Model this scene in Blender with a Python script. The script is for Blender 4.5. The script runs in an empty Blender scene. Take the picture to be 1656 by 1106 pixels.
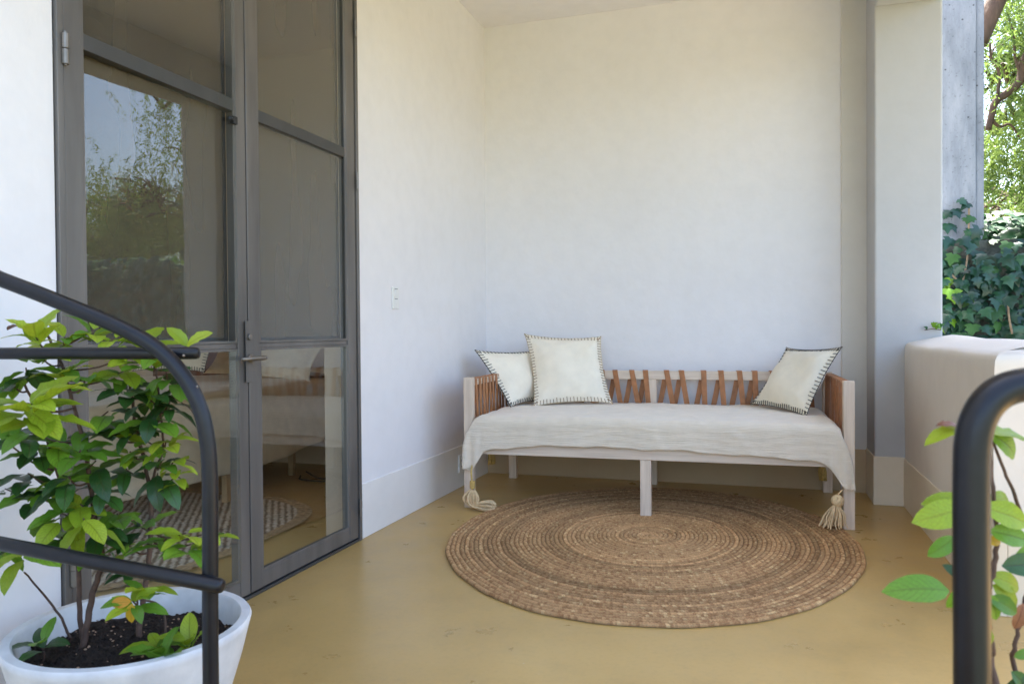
import bpy, bmesh, math, random
import numpy as np
from mathutils import Vector, Matrix
R_ = math.radians
random.seed(7)
rng = np.random.default_rng(7)
scene = bpy.context.scene
COL = scene.collection

# ------------------------------------------------------------------ camera
CAM = Vector((1.839, -5.146, 1.0))
RX = Vector((0.9524, 0.3046, -0.0079)); RX = Vector((0.95236, 0.30489, -0.00773))
FWD = Vector((-0.30479, 0.95232, -0.01404))
CAM_R = Matrix(((0.95236, 0.00268, 0.30499), (0.30489, 0.01648, -0.95226), (-0.00758, 0.99986, 0.01488)))
# camera axes from the vanishing points of the walls
def _axes():
    f = 1251.0
    vy = np.array([1229 - 828, 532 - 553, f]); vx = -np.array([-3077 - 828, 566 - 553, f])
    ry = vy / np.linalg.norm(vy); rx = vx / np.linalg.norm(vx); rx = rx - ry * (rx @ ry); rx /= np.linalg.norm(rx)
    rz = np.cross(rx, ry)
    return np.array([rx, ry, rz])
AX = _axes()
cam_data = bpy.data.cameras.new('camera')
cam = bpy.data.objects.new('camera', cam_data); COL.objects.link(cam)
cam_data.sensor_width = 36.0
cam_data.lens = 1251.0 / 1656.0 * 36.0
cam_data.clip_start = 0.05; cam_data.clip_end = 1500
cam_data.dof.use_dof = True
cam_data.dof.focus_distance = 4.4
cam_data.dof.aperture_fstop = 7.5
M4 = Matrix(((AX[0, 0], -AX[0, 1], -AX[0, 2], CAM.x), (AX[1, 0], -AX[1, 1], -AX[1, 2], CAM.y), (AX[2, 0], -AX[2, 1], -AX[2, 2], CAM.z), (0, 0, 0, 1)))
cam.matrix_world = M4
scene.camera = cam

# ------------------------------------------------------------------ sky, sun, exposure
SUN_EL, SUN_AZ = 67.0, -5.0
world = bpy.data.worlds.new('World'); scene.world = world; world.use_nodes = True
wn = world.node_tree; wn.nodes.clear()
sky = wn.nodes.new('ShaderNodeTexSky'); sky.sky_type = 'NISHITA'; sky.sun_disc = False
sky.sun_elevation = R_(SUN_EL); sky.sun_rotation = R_(SUN_AZ)
sky.air_density = 1.0; sky.dust_density = 2.5; sky.ozone_density = 1.0
bg = wn.nodes.new('ShaderNodeBackground'); bg.inputs['Strength'].default_value = 0.15
wo = wn.nodes.new('ShaderNodeOutputWorld')
wn.links.new(sky.outputs[0], bg.inputs[0]); wn.links.new(bg.outputs[0], wo.inputs[0])
sd = bpy.data.lights.new('sun', 'SUN'); sd.energy = 4.5; sd.angle = R_(0.5); sd.color = (1.0, 0.95, 0.87)
so = bpy.data.objects.new('sun', sd); COL.objects.link(so)
sdir = Vector((math.sin(R_(SUN_AZ)) * math.cos(R_(SUN_EL)), math.cos(R_(SUN_AZ)) * math.cos(R_(SUN_EL)), math.sin(R_(SUN_EL))))
so.rotation_euler = sdir.to_track_quat('Z', 'Y').to_euler()
vs = scene.view_settings
vs.view_transform = 'Standard'; vs.look = 'None'; vs.gamma = 1.0; vs.use_curve_mapping = False
vs.exposure = 2.45
cy = scene.cycles
cy.use_denoising = True
cy.max_bounces = 12; cy.diffuse_bounces = 7; cy.glossy_bounces = 4; cy.transmission_bounces = 6; cy.transparent_max_bounces = 24
cy.sample_clamp_indirect = 8.0
cy.caustics_reflective = False; cy.caustics_refractive = False

# ------------------------------------------------------------------ measuring helpers
def ray(u, v): 
    d = AX @ np.array([u - 828.0, v - 553.0, 1251.0]); return Vector(d)
def at(u, v, depth):
    return CAM + ray(u, v) * (depth / 1251.0)
def on(u, v, axis, val):
    d = ray(u, v); return CAM + d * ((val - CAM[axis]) / d[axis])

# ------------------------------------------------------------------ object helpers
def tag(o, label=None, cat=None, group=None, kind=None):
    if label: o['label'] = label
    if cat: o['category'] = cat
    if group: o['group'] = group
    if kind: o['kind'] = kind
    return o
def empty(name, loc=(0, 0, 0), rz=0.0, label=None, cat=None, group=None):
    o = bpy.data.objects.new(name, None); COL.objects.link(o)
    o.location = loc; o.rotation_euler = (0, 0, rz); o.empty_display_size = 0.1
    return tag(o, label, cat, group)
def link(name, me, mat=None, parent=None, loc=None, rot=None):
    if mat is not None and len(me.materials) == 0: me.materials.append(mat)
    o = bpy.data.objects.new(name, me); COL.objects.link(o)
    if parent is not None: o.parent = parent
    if loc is not None: o.location = loc
    if rot is not None: o.rotation_euler = rot
    return o
def from_bm(name, bm, mat=None, parent=None, smooth=False, bevel=0.0, loc=None, segs=2, world=False):
    bmesh.ops.recalc_face_normals(bm, faces=bm.faces)
    me = bpy.data.meshes.new(name); bm.to_mesh(me); bm.free()
    if smooth:
        for p in me.polygons: p.use_smooth = True
    o = link(name, me, mat, parent, loc)
    if bevel > 0:
        m = o.modifiers.new('bevel', 'BEVEL'); m.width = bevel; m.segments = segs; m.limit_method = 'ANGLE'; m.angle_limit = R_(40)
        if hasattr(m, 'harden_normals'): m.harden_normals = False
    return o
def mesh_np(name, V, F, mat=None, parent=None, smooth=True, uv=None, color=None, kind=None):
    me = bpy.data.meshes.new(name)
    V = np.asarray(V, dtype=np.float32); F = np.asarray(F, dtype=np.int32)
    n = F.shape[1]
    me.vertices.add(len(V)); me.vertices.foreach_set('co', V.ravel())
    me.loops.add(F.size); me.loops.foreach_set('vertex_index', F.ravel())
    me.polygons.add(len(F)); me.polygons.foreach_set('loop_start', np.arange(0, F.size, n, dtype=np.int32))
    try: me.polygons.foreach_set('loop_total', np.full(len(F), n, dtype=np.int32))
    except Exception: pass
    me.update(calc_edges=True)
    if smooth: me.polygons.foreach_set('use_smooth', np.ones(len(F), dtype=bool))
    if uv is not None:
        l = me.uv_layers.new(name='UVMap'); l.data.foreach_set('uv', np.asarray(uv, dtype=np.float32)[F.ravel()].ravel())
    if color is not None:
        a = me.color_attributes.new('tone', 'FLOAT_COLOR', 'POINT')
        c = np.ones((len(V), 4), dtype=np.float32); c[:, :3] = color; a.data.foreach_set('color', c.ravel())
    me.validate(clean_customdata=False)
    o = link(name, me, mat, parent)
    if kind: o['kind'] = kind
    return o
def box(bm, x0, x1, y0, y1, z0, z1):
    v = [bm.verts.new(p) for p in ((x0, y0, z0), (x1, y0, z0), (x1, y1, z0), (x0, y1, z0), (x0, y0, z1), (x1, y0, z1), (x1, y1, z1), (x0, y1, z1))]
    for f in ((0, 3, 2, 1), (4, 5, 6, 7), (0, 1, 5, 4), (1, 2, 6, 5), (2, 3, 7, 6), (3, 0, 4, 7)): bm.faces.new([v[i] for i in f])
def boxo(name, b, mat, parent=None, bevel=0.0, segs=2):
    bm = bmesh.new(); box(bm, *b); return from_bm(name, bm, mat, parent, bevel=bevel, segs=segs)
def tube(bm, pts, rad, seg=10, cap=True):
    pts = [Vector(p) for p in pts]
    if not hasattr(rad, '__len__'): rad = [rad] * len(pts)
    rings = []; prev = None
    for i, p in enumerate(pts):
        t = (pts[min(i + 1, len(pts) - 1)] - pts[max(i - 1, 0)])
        if t.length < 1e-9: t = Vector((0, 0, 1))
        t.normalize()
        if prev is None:
            a = Vector((0, 0, 1)) if abs(t.z) < 0.9 else Vector((1, 0, 0))
            n = t.cross(a).normalized()
        else:
            n = (prev - t * prev.dot(t)).normalized()
        prev = n; b = t.cross(n)
        rings.append([bm.verts.new(p + (n * math.cos(2 * math.pi * k / seg) + b * math.sin(2 * math.pi * k / seg)) * rad[i]) for k in range(seg)])
    for a, b in zip(rings, rings[1:]):
        for k in range(seg):
            bm.faces.new((a[k], a[(k + 1) % seg], b[(k + 1) % seg], b[k]))
    if cap:
        bm.faces.new(rings[0][::-1]); bm.faces.new(rings[-1])
def spline(pts, n=8):
    pts = [Vector(p) for p in pts]
    P = [pts[0] * 2 - pts[1]] + pts + [pts[-1] * 2 - pts[-2]]
    out = []
    for i in range(1, len(P) - 2):
        for k in range(n):
            t = k / n
            out.append(0.5 * ((2 * P[i]) + (P[i + 1] - P[i - 1]) * t + (2 * P[i - 1] - 5 * P[i] + 4 * P[i + 1] - P[i + 2]) * t * t + (3 * P[i] - P[i - 1] - 3 * P[i + 1] + P[i + 2]) * t ** 3))
    out.append(pts[-1]); return out
def fillet(pts, r, n=10):
    pts = [Vector(p) for p in pts]; out = [pts[0]]
    for i in range(1, len(pts) - 1):
        a, b, c = pts[i - 1], pts[i], pts[i + 1]
        d1 = (a - b); d2 = (c - b); rr = min(r, d1.length * 0.49, d2.length * 0.49)
        p1 = b + d1.normalized() * rr; p2 = b + d2.normalized() * rr
        for k in range(n + 1):
            t = k / n; out.append(p1 * (1 - t) ** 2 + b * 2 * t * (1 - t) + p2 * t * t)
    out.append(pts[-1]); return out

# ------------------------------------------------------------------ materials
def new_mat(name):
    m = bpy.data.materials.new(name); m.use_nodes = True
    nt = m.node_tree; b = nt.nodes['Principled BSDF']
    return m, nt, b
def N(nt, t, **kw):
    n = nt.nodes.new(t)
    for k, v in kw.items():
        if k.startswith('i_'): n.inputs[k[2:].replace('_', ' ')].default_value = v
        else: setattr(n, k, v)
    return n
def ramp(nt, src, stops):
    r = nt.nodes.new('ShaderNodeValToRGB')
    cr = r.color_ramp
    while len(cr.elements) < len(stops): cr.elements.new(0.5)
    for e, (p, c) in zip(cr.elements, stops):
        e.position = p; e.color = (c[0], c[1], c[2], 1) if hasattr(c, '__len__') else (c, c, c, 1)
    nt.links.new(src, r.inputs[0]); return r.outputs[0]
def coords(nt, scale=(1, 1, 1), kind='Object'):
    tc = nt.nodes.new('ShaderNodeTexCoord'); mp = nt.nodes.new('ShaderNodeMapping'); mp.inputs['Scale'].default_value = scale
    nt.links.new(tc.outputs[kind], mp.inputs[0]); return mp.outputs[0]
def noise(nt, vec, scale, detail=4, rough=0.55):
    n = N(nt, 'ShaderNodeTexNoise'); n.inputs['Scale'].default_value = scale; n.inputs['Detail'].default_value = detail; n.inputs['Roughness'].default_value = rough
    nt.links.new(vec, n.inputs['Vector']); return n.outputs['Fac']
def bump(nt, b, src, strength, dist, prev=None):
    bp = N(nt, 'ShaderNodeBump'); bp.inputs['Strength'].default_value = strength; bp.inputs['Distance'].default_value = dist
    nt.links.new(src, bp.inputs['Height'])
    if prev is not None: nt.links.new(prev, bp.inputs['Normal'])
    nt.links.new(bp.outputs[0], b.inputs['Normal']); return bp.outputs[0]

def simple(name, col, rough=0.6, var=0.12, scale=20, bs=0.15, bd=0.002, metal=0.0, stretch=(1, 1, 1), spec=None):
    m, nt, b = new_mat(name)
    v = coords(nt, stretch); f = noise(nt, v, scale, 5)
    lo = tuple(c * (1 - var) for c in col); hi = tuple(min(1, c * (1 + var)) for c in col)
    nt.links.new(ramp(nt, f, [(0.3, lo), (0.7, hi)]), b.inputs['Base Color'])
    b.inputs['Roughness'].default_value = rough; b.inputs['Metallic'].default_value = metal
    if spec is not None: b.inputs['Specular IOR Level'].default_value = spec
    if bs > 0: bump(nt, b, noise(nt, v, scale * 3, 4), bs, bd)
    return m

def plaster_mat(name, col, rough=0.75, bs=0.35):
    m, nt, b = new_mat(name)
    v = coords(nt)
    f = noise(nt, v, 1.7, 6, 0.6); g = noise(nt, v, 11, 4)
    c1 = ramp(nt, f, [(0.3, tuple(c * 0.955 for c in col)), (0.7, col)])
    mx = N(nt, 'ShaderNodeMix', data_type='RGBA', blend_type='MULTIPLY'); mx.inputs['Factor'].default_value = 1
    nt.links.new(c1, mx.inputs['A']); nt.links.new(ramp(nt, g, [(0.25, 0.965), (0.6, 1.0)]), mx.inputs['B'])
    nt.links.new(mx.outputs['Result'], b.inputs['Base Color'])
    b.inputs['Roughness'].default_value = rough; b.inputs['Specular IOR Level'].default_value = 0.3
    n1 = bump(nt, b, noise(nt, v, 5, 3), bs, 0.012)
    v2 = coords(nt, (1, 1, 0.45))
    bump(nt, b, noise(nt, v2, 42, 5, 0.65), bs * 0.6, 0.0022, n1)
    return m
PLASTER = plaster_mat('white_plaster', (0.83, 0.815, 0.84), 0.75, 0.5)
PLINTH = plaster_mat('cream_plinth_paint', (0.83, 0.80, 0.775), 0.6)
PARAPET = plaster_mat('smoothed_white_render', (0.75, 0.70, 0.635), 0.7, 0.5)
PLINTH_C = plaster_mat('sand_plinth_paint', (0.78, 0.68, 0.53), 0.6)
SHADED_PLASTER = plaster_mat('shaded_plaster', (0.49, 0.49, 0.495))  # white plaster with the dimmer light on column and beam put into its colour
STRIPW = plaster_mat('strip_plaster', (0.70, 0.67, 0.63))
SHADED_PLINTH = plaster_mat('shaded_beige_plinth', (0.52, 0.39, 0.24), 0.6)  # beige plinth, darkened to carry the shade under the daybed
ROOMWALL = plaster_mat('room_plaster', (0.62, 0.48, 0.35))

def floor_mat():
    m, nt, b = new_mat('polished_ochre_cement')
    v = coords(nt)
    f = noise(nt, v, 0.9, 8, 0.62); g = noise(nt, v, 4.5, 6, 0.65); h = noise(nt, v, 60, 3)
    c = ramp(nt, f, [(0.25, (0.44, 0.285, 0.095)), (0.5, (0.53, 0.345, 0.12)), (0.75, (0.61, 0.41, 0.155))])
    mx = N(nt, 'ShaderNodeMix', data_type='RGBA', blend_type='MULTIPLY'); mx.inputs['Factor'].default_value = 1
    nt.links.new(c, mx.inputs['A']); nt.links.new(ramp(nt, g, [(0.25, 0.86), (0.5, 1.0), (0.8, 1.05)]), mx.inputs['B'])
    mx2 = N(nt, 'ShaderNodeMix', data_type='RGBA', blend_type='MULTIPLY'); mx2.inputs['Factor'].default_value = 1
    nt.links.new(mx.outputs['Result'], mx2.inputs['A']); nt.links.new(ramp(nt, h, [(0.25, 0.93), (0.5, 1.0)]), mx2.inputs['B'])
    # light scattered specks and fine scratches
    vo = N(nt, 'ShaderNodeTexVoronoi'); vo.inputs['Scale'].default_value = 9; nt.links.new(v, vo.inputs['Vector'])
    sp = ramp(nt, vo.outputs['Distance'], [(0.0, 1.0), (0.022, 1.0), (0.04, 0.0)])
    mx3 = N(nt, 'ShaderNodeMix', data_type='RGBA'); nt.links.new(mx2.outputs['Result'], mx3.inputs['A']); mx3.inputs['B'].default_value = (0.62, 0.50, 0.33, 1)
    ml = N(nt, 'ShaderNodeMath', operation='MULTIPLY'); nt.links.new(sp, ml.inputs[0]); nt.links.new(ramp(nt, noise(nt, v, 3, 2), [(0.5, 0.0), (0.62, 0.55)]), ml.inputs[1]); nt.links.new(ml.outputs[0], mx3.inputs['Factor'])
    nt.links.new(mx3.outputs['Result'], b.inputs['Base Color'])
    nt.links.new(ramp(nt, g, [(0.2, 0.22), (0.8, 0.42)]), b.inputs['Roughness'])
    b.inputs['Specular IOR Level'].default_value = 0.42
    bump(nt, b, noise(nt, v, 7, 5), 0.12, 0.004)
    return m
FLOOR = floor_mat()

def wood_mat(name, lo, hi, rough=0.6, axis='x', scale=1.0):
    m, nt, b = new_mat(name)
    s = {'x': (1.2, 22, 22), 'y': (22, 1.2, 22), 'z': (22, 22, 1.2)}[axis]
    v = coords(nt, tuple(k * scale for k in s)); f = noise(nt, v, 2.2, 6, 0.6)
    nt.links.new(ramp(nt, f, [(0.3, lo), (0.7, hi)]), b.inputs['Base Color'])
    b.inputs['Roughness'].default_value = rough
    bump(nt, b, f, 0.25, 0.0015)
    return m
WASH = {a: wood_mat('whitewashed_wood_' + a, (0.58, 0.46, 0.36), (0.79, 0.66, 0.54), axis=a) for a in 'xyz'}
LEATHER = simple('tan_leather', (0.38, 0.155, 0.058), 0.5, 0.22, 30, 0.2, 0.001)
STEEL = simple('grey_steel_paint', (0.150, 0.137, 0.127), 0.42, 0.28, 9, 0.12, 0.0008, 0.25, (1, 1, 0.15))
STEEL_D = simple('grey_steel_paint_dark', (0.06, 0.058, 0.056), 0.45, 0.12, 9, 0.1, 0.0008, 0.2, (1, 1, 0.3))
BARE = simple('bare_hinge_steel', (0.24, 0.215, 0.19), 0.45, 0.15, 30, 0.1, 0.0005, 0.8)
RUBBER = simple('dark_rubber', (0.015, 0.014, 0.014), 0.6, 0.1, 20, 0)
RAIL = simple('black_rail_paint', (0.009, 0.009, 0.012), 0.34, 0.3, 26, 0.25, 0.0006, 0.0, spec=0.35)
SOCKET = simple('white_plastic', (0.78, 0.78, 0.77), 0.35, 0.02, 5, 0)
SOCKET_D = simple('dark_slot', (0.05, 0.05, 0.05), 0.5, 0.02, 5, 0)

def cloth(name, col, sx=260, sy=260, bs=0.35, crepe=0.0, var=0.06, sheen=0.3):
    m, nt, b = new_mat(name)
    v = coords(nt)
    f = noise(nt, v, 14, 5)
    nt.links.new(ramp(nt, f, [(0.3, tuple(c * (1 - var) for c in col)), (0.7, tuple(min(1, c * (1 + var * .5)) for c in col))]), b.inputs['Base Color'])
    b.inputs['Roughness'].default_value = 0.9; b.inputs['Specular IOR Level'].default_value = 0.15
    b.inputs['Sheen Weight'].default_value = sheen
    pn = None
    if crepe:
        v2 = coords(nt, (5.0, 5.0, 85)); pn = bump(nt, b, noise(nt, v2, 2.4, 5, 0.65), crepe, 0.009)
        v3 = coords(nt, (9, 70, 9)); pn = bump(nt, b, noise(nt, v3, 1.6, 4, 0.6), crepe * .35, 0.004, pn)
    v4 = coords(nt); bump(nt, b, noise(nt, v4, sx, 2), bs, 0.0012, pn)
    return m
THROW = cloth('crinkled_linen', (0.83, 0.73, 0.60), 300, 300, 0.4, 0.8)
PILLOW = cloth('cream_cotton', (0.93, 0.85, 0.71), 330, 330, 0.4)
PILLOW_W = cloth('ecru_cotton', (0.84, 0.77, 0.63), 330, 330, 0.4)
MATTR = cloth('mattress_cotton', (0.72, 0.68, 0.6), 200, 200, 0.2)
BEDC = cloth('bedspread_cotton', (0.84, 0.71, 0.54), 200, 200, 0.3, 0.3, 0.1)
THREAD_D = simple('dark_thread', (0.035, 0.03, 0.028), 0.8, 0.1, 60, 0)
THREAD_B = simple('brown_thread', (0.34, 0.23, 0.14), 0.8, 0.2, 60, 0)
THREAD_M = simple('sand_thread', (0.55, 0.44, 0.28), 0.8, 0.2, 60, 0)
CORD = simple('cream_cord', (0.74, 0.55, 0.32), 0.85, 0.18, 60, 0.4, 0.001)
CORD_O = simple('ochre_cord', (0.58, 0.40, 0.13), 0.85, 0.2, 60, 0.4, 0.001)

def glass_mat():
    m = bpy.data.materials.new('window_glass'); m.use_nodes = True; nt = m.node_tree; nt.nodes.clear()
    o = nt.nodes.new('ShaderNodeOutputMaterial'); mx = nt.nodes.new('ShaderNodeMixShader')
    tr = nt.nodes.new('ShaderNodeBsdfTransparent'); tr.inputs[0].default_value = (0.93, 0.95, 0.94, 1)
    gl = nt.nodes.new('ShaderNodeBsdfGlossy'); gl.inputs['Roughness'].default_value = 0.0; gl.inputs[0].default_value = (1, 1, 1, 1)
    fr = nt.nodes.new('ShaderNodeFresnel'); fr.inputs[0].default_value = 1.52
    ge = nt.nodes.new('ShaderNodeNewGeometry'); io = nt.nodes.new('ShaderNodeMix')   # both faces of the pane reflect as air to glass
    io.inputs['A'].default_value = 1.52; io.inputs['B'].default_value = 1 / 1.52
    nt.links.new(ge.outputs['Backfacing'], io.inputs['Factor']); nt.links.new(io.outputs['Result'], fr.inputs[0])
    # slight waviness of old panes
    tc = nt.nodes.new('ShaderNodeTexCoord'); ns = nt.nodes.new('ShaderNodeTexNoise'); ns.inputs['Scale'].default_value = 3.0; ns.inputs['Detail'].default_value = 1
    bp = nt.nodes.new('ShaderNodeBump'); bp.inputs['Strength'].default_value = 0.05; bp.inputs['Distance'].default_value = 0.01
    nt.links.new(tc.outputs['Object'], ns.inputs['Vector']); nt.links.new(ns.outputs['Fac'], bp.inputs['Height'])
    nt.links.new(bp.outputs[0], gl.inputs['Normal'])
    nt.links.new(fr.outputs[0], mx.inputs[0]); nt.links.new(tr.outputs[0], mx.inputs[1]); nt.links.new(gl.outputs[0], mx.inputs[2]); nt.links.new(mx.outputs[0], o.inputs[0])
    return m
GLASS = glass_mat()
def screen_mat():
    m = bpy.data.materials.new('insect_screen'); m.use_nodes = True; nt = m.node_tree; nt.nodes.clear()
    o = nt.nodes.new('ShaderNodeOutputMaterial'); mx = nt.nodes.new('ShaderNodeMixShader'); mx.inputs[0].default_value = 0.76
    tr = nt.nodes.new('ShaderNodeBsdfTransparent'); df = nt.nodes.new('ShaderNodeBsdfDiffuse')
    v = coords(nt, (1, 3, 0.6)); f = noise(nt, v, 2, 2)
    nt.links.new(ramp(nt, f, [(0.3, (0.115, 0.09, 0.068)), (0.7, (0.14, 0.11, 0.083))]), df.inputs[0])
    nt.links.new(tr.outputs[0], mx.inputs[1]); nt.links.new(df.outputs[0], mx.inputs[2]); nt.links.new(mx.outputs[0], o.inputs[0])
    return m
SCREEN = screen_mat()

def leaf_mat(name, top, edge, trans=0.35, rough=0.38, veins=True, randv=0.25):
    m, nt, b = new_mat(name); out = nt.nodes['Material Output']
    uvn = nt.nodes.new('ShaderNodeUVMap'); sep = nt.nodes.new('ShaderNodeSeparateXYZ'); nt.links.new(uvn.outputs[0], sep.inputs[0])
    u = N(nt, 'ShaderNodeMath', operation='SUBTRACT'); nt.links.new(sep.outputs[0], u.inputs[0]); u.inputs[1].default_value = 0.5
    au = N(nt, 'ShaderNodeMath', operation='ABSOLUTE'); nt.links.new(u.outputs[0], au.inputs[0])
    oi = nt.nodes.new('ShaderNodeObjectInfo')
    base = ramp(nt, oi.outputs['Random'], [(0.0, tuple(c * (1 - randv) for c in top)), (0.5, top), (1.0, edge)])
    if veins:
        # herringbone side veins: stripes running at a slant away from the midrib
        a = N(nt, 'ShaderNodeMath', operation='MULTIPLY_ADD'); nt.links.new(au.outputs[0], a.inputs[0]); a.inputs[1].default_value = -0.55; nt.links.new(sep.outputs[1], a.inputs[2])
        s = N(nt, 'ShaderNodeMath', operation='MULTIPLY'); nt.links.new(a.outputs[0], s.inputs[0]); s.inputs[1].default_value = 2 * math.pi * 9
        sn = N(nt, 'ShaderNodeMath', operation='SINE'); nt.links.new(s.outputs[0], sn.inputs[0])
        vein = ramp(nt, sn.outputs[0], [(0.0, 0.0), (0.86, 0.0), (1.0, 1.0)])
        mid = ramp(nt, au.outputs[0], [(0.0, 1.0), (0.03, 0.8), (0.06, 0.0)])
        mm = N(nt, 'ShaderNodeMath', operation='MAXIMUM'); nt.links.new(vein, mm.inputs[0]); nt.links.new(mid, mm.inputs[1])
        mx = N(nt, 'ShaderNodeMix', data_type='RGBA'); nt.links.new(base, mx.inputs['A'])
        mx.inputs['B'].default_value = (min(1, top[0] * 0.75 + .02), min(1, top[1] * 0.72), top[2] * 0.8, 1)
        sc = N(nt, 'ShaderNodeMath', operation='MULTIPLY'); nt.links.new(mm.outputs[0], sc.inputs[0]); sc.inputs[1].default_value = 0.95; nt.links.new(sc.outputs[0], mx.inputs['Factor'])
        base = mx.outputs['Result']
        bump(nt, b, mm.outputs[0], 0.4, -0.0012)
    v = coords(nt); pn = ramp(nt, noise(nt, v, 30, 3), [(0.3, 0.82), (0.7, 1.08)])
    m2 = N(nt, 'ShaderNodeMix', data_type='RGBA', blend_type='MULTIPLY'); m2.inputs['Factor'].default_value = 1
    nt.links.new(base, m2.inputs['A']); nt.links.new(pn, m2.inputs['B'])
    nt.links.new(m2.outputs['Result'], b.inputs['Base Color'])
    b.inputs['Roughness'].default_value = rough
    t = nt.nodes.new('ShaderNodeBsdfTranslucent'); nt.links.new(m2.outputs['Result'], t.inputs[0])
    ms = nt.nodes.new('ShaderNodeMixShader'); ms.inputs[0].default_value = trans
    nt.links.new(b.outputs[0], ms.inputs[1]); nt.links.new(t.outputs[0], ms.inputs[2]); nt.links.new(ms.outputs[0], out.inputs[0])
    return m
L_BRIGHT = leaf_mat('young_leaf', (0.36, 0.50, 0.03), (0.50, 0.60, 0.05), 0.4)
L_MID = leaf_mat('grown_leaf', (0.14, 0.31, 0.025), (0.24, 0.43, 0.035), 0.35)
L_DARK = leaf_mat('old_leaf', (0.028, 0.09, 0.018), (0.06, 0.16, 0.025), 0.2, 0.3)
L_YEL = leaf_mat('yellowing_leaf', (0.62, 0.40, 0.02), (0.70, 0.30, 0.03), 0.3)
L_DEAD = leaf_mat('dry_leaf', (0.20, 0.07, 0.03), (0.32, 0.12, 0.05), 0.1)
I_DARK = leaf_mat('ivy_dark', (0.012, 0.052, 0.030), (0.026, 0.095, 0.040), 0.12, 0.28, veins=False)
I_MID = leaf_mat('ivy_mid', (0.030, 0.11, 0.030), (0.06, 0.175, 0.04), 0.3, 0.55, veins=False)
I_YOUNG = leaf_mat('ivy_young', (0.20, 0.40, 0.03), (0.28, 0.48, 0.05), 0.35, 0.4, veins=False)
STEM = simple('brown_stem', (0.085, 0.045, 0.030), 0.7, 0.35, 45, 0.5, 0.002)
BARK = simple('tree_bark', (0.10, 0.055, 0.032), 0.85, 0.5, 8, 0.8, 0.02, stretch=(1, 1, 0.3))
def tree_leaf_mat(name, lo, hi):
    m, nt, b = new_mat(name); out = nt.nodes['Material Output']
    v = coords(nt); f = noise(nt, v, 1.6, 5, 0.7)
    c = ramp(nt, f, [(0.3, lo), (0.7, hi)])
    nt.links.new(c, b.inputs['Base Color']); b.inputs['Roughness'].default_value = 0.5
    t = nt.nodes.new('ShaderNodeBsdfTranslucent'); nt.links.new(c, t.inputs[0])
    ms = nt.nodes.new('ShaderNodeMixShader'); ms.inputs[0].default_value = 0.6
    nt.links.new(b.outputs[0], ms.inputs[1]); nt.links.new(t.outputs[0], ms.inputs[2]); nt.links.new(ms.outputs[0], out.inputs[0])
    return m
T_LEAF = tree_leaf_mat('pepper_tree_leaves', (0.10, 0.17, 0.035), (0.24, 0.31, 0.07))

# =================================================================== SETTING
# ground
def ground_mat():
    m, nt, b = new_mat('garden_ground'); v = coords(nt)
    nt.links.new(ramp(nt, noise(nt, v, 0.7, 8, 0.7), [(0.3, (0.17, 0.145, 0.115)), (0.5, (0.10, 0.12, 0.06)), (0.7, (0.24, 0.21, 0.17))]), b.inputs['Base Color'])
    b.inputs['Roughness'].default_value = 0.95; bump(nt, b, noise(nt, v, 12, 6), 0.6, 0.05); return m
GROUND = ground_mat()
bm = bmesh.new(); box(bm, -400, 400, -400, 400, -1.2, -0.75)
tag(from_bm('ground', bm, GROUND), kind='structure')
bm = bmesh.new(); box(bm, 2.86, 90, 0.86, 90, -0.74, 1.50)
tag(from_bm('hillside', bm, GROUND), kind='structure')
# terrace floor
bm = bmesh.new(); box(bm, 0.0, 2.72, -4.45, -0.0, -0.70, 0.0)
floor = tag(from_bm('floor', bm, FLOOR), kind='structure')
bm = bmesh.new()
box(bm, -4.7, 0.0, -1.598, 0.0, -0.7, 0.0); box(bm, -4.7, 0.0, -4.7, -1.602, -0.7, 0.0)
tag(from_bm('room_floor', bm, FLOOR), kind='structure')
# stair down from the upper garden, out of frame under the camera
bm = bmesh.new()
for k in range(3): box(bm, 0.95, 2.0, -5.4, -4.45 - 0.29 * k, 0.17 * k - 0.1, 0.17 * (k + 1))
tag(from_bm('stairs', bm, FLOOR), kind='structure')
# ceiling, extended out of view to shade the parapet top and near wall
bm = bmesh.new(); box(bm, 0.001, 3.3, -4.05, -0.001, 3.125, 3.46)
tag(from_bm('ceiling', bm, PLASTER), kind='structure')
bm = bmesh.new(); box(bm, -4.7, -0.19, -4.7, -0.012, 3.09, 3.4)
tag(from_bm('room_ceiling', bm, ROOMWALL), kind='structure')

def plinth(bm, x0, x1, y0, y1): box(bm, x0, x1, y0, y1, 0.0, 0.265)
# back wall
bw = boxo('back_wall', (-4.9, 2.86, 0.0, 0.22, -0.7, 3.4), PLASTER)
tag(bw, 'smooth white plaster wall standing behind the daybed', 'wall')
bm = bmesh.new(); plinth(bm, 0.0, 2.31, -0.006, 0.02); from_bm('baseboard', bm, SHADED_PLINTH, bw, bevel=0.003)
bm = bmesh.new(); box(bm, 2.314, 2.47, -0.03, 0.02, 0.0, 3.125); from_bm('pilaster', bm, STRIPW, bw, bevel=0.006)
bm = bmesh.new(); plinth(bm, 2.314, 2.4505, -0.036, -0.029); from_bm('baseboard', bm, SHADED_PLINTH, bw, bevel=0.003)
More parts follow.
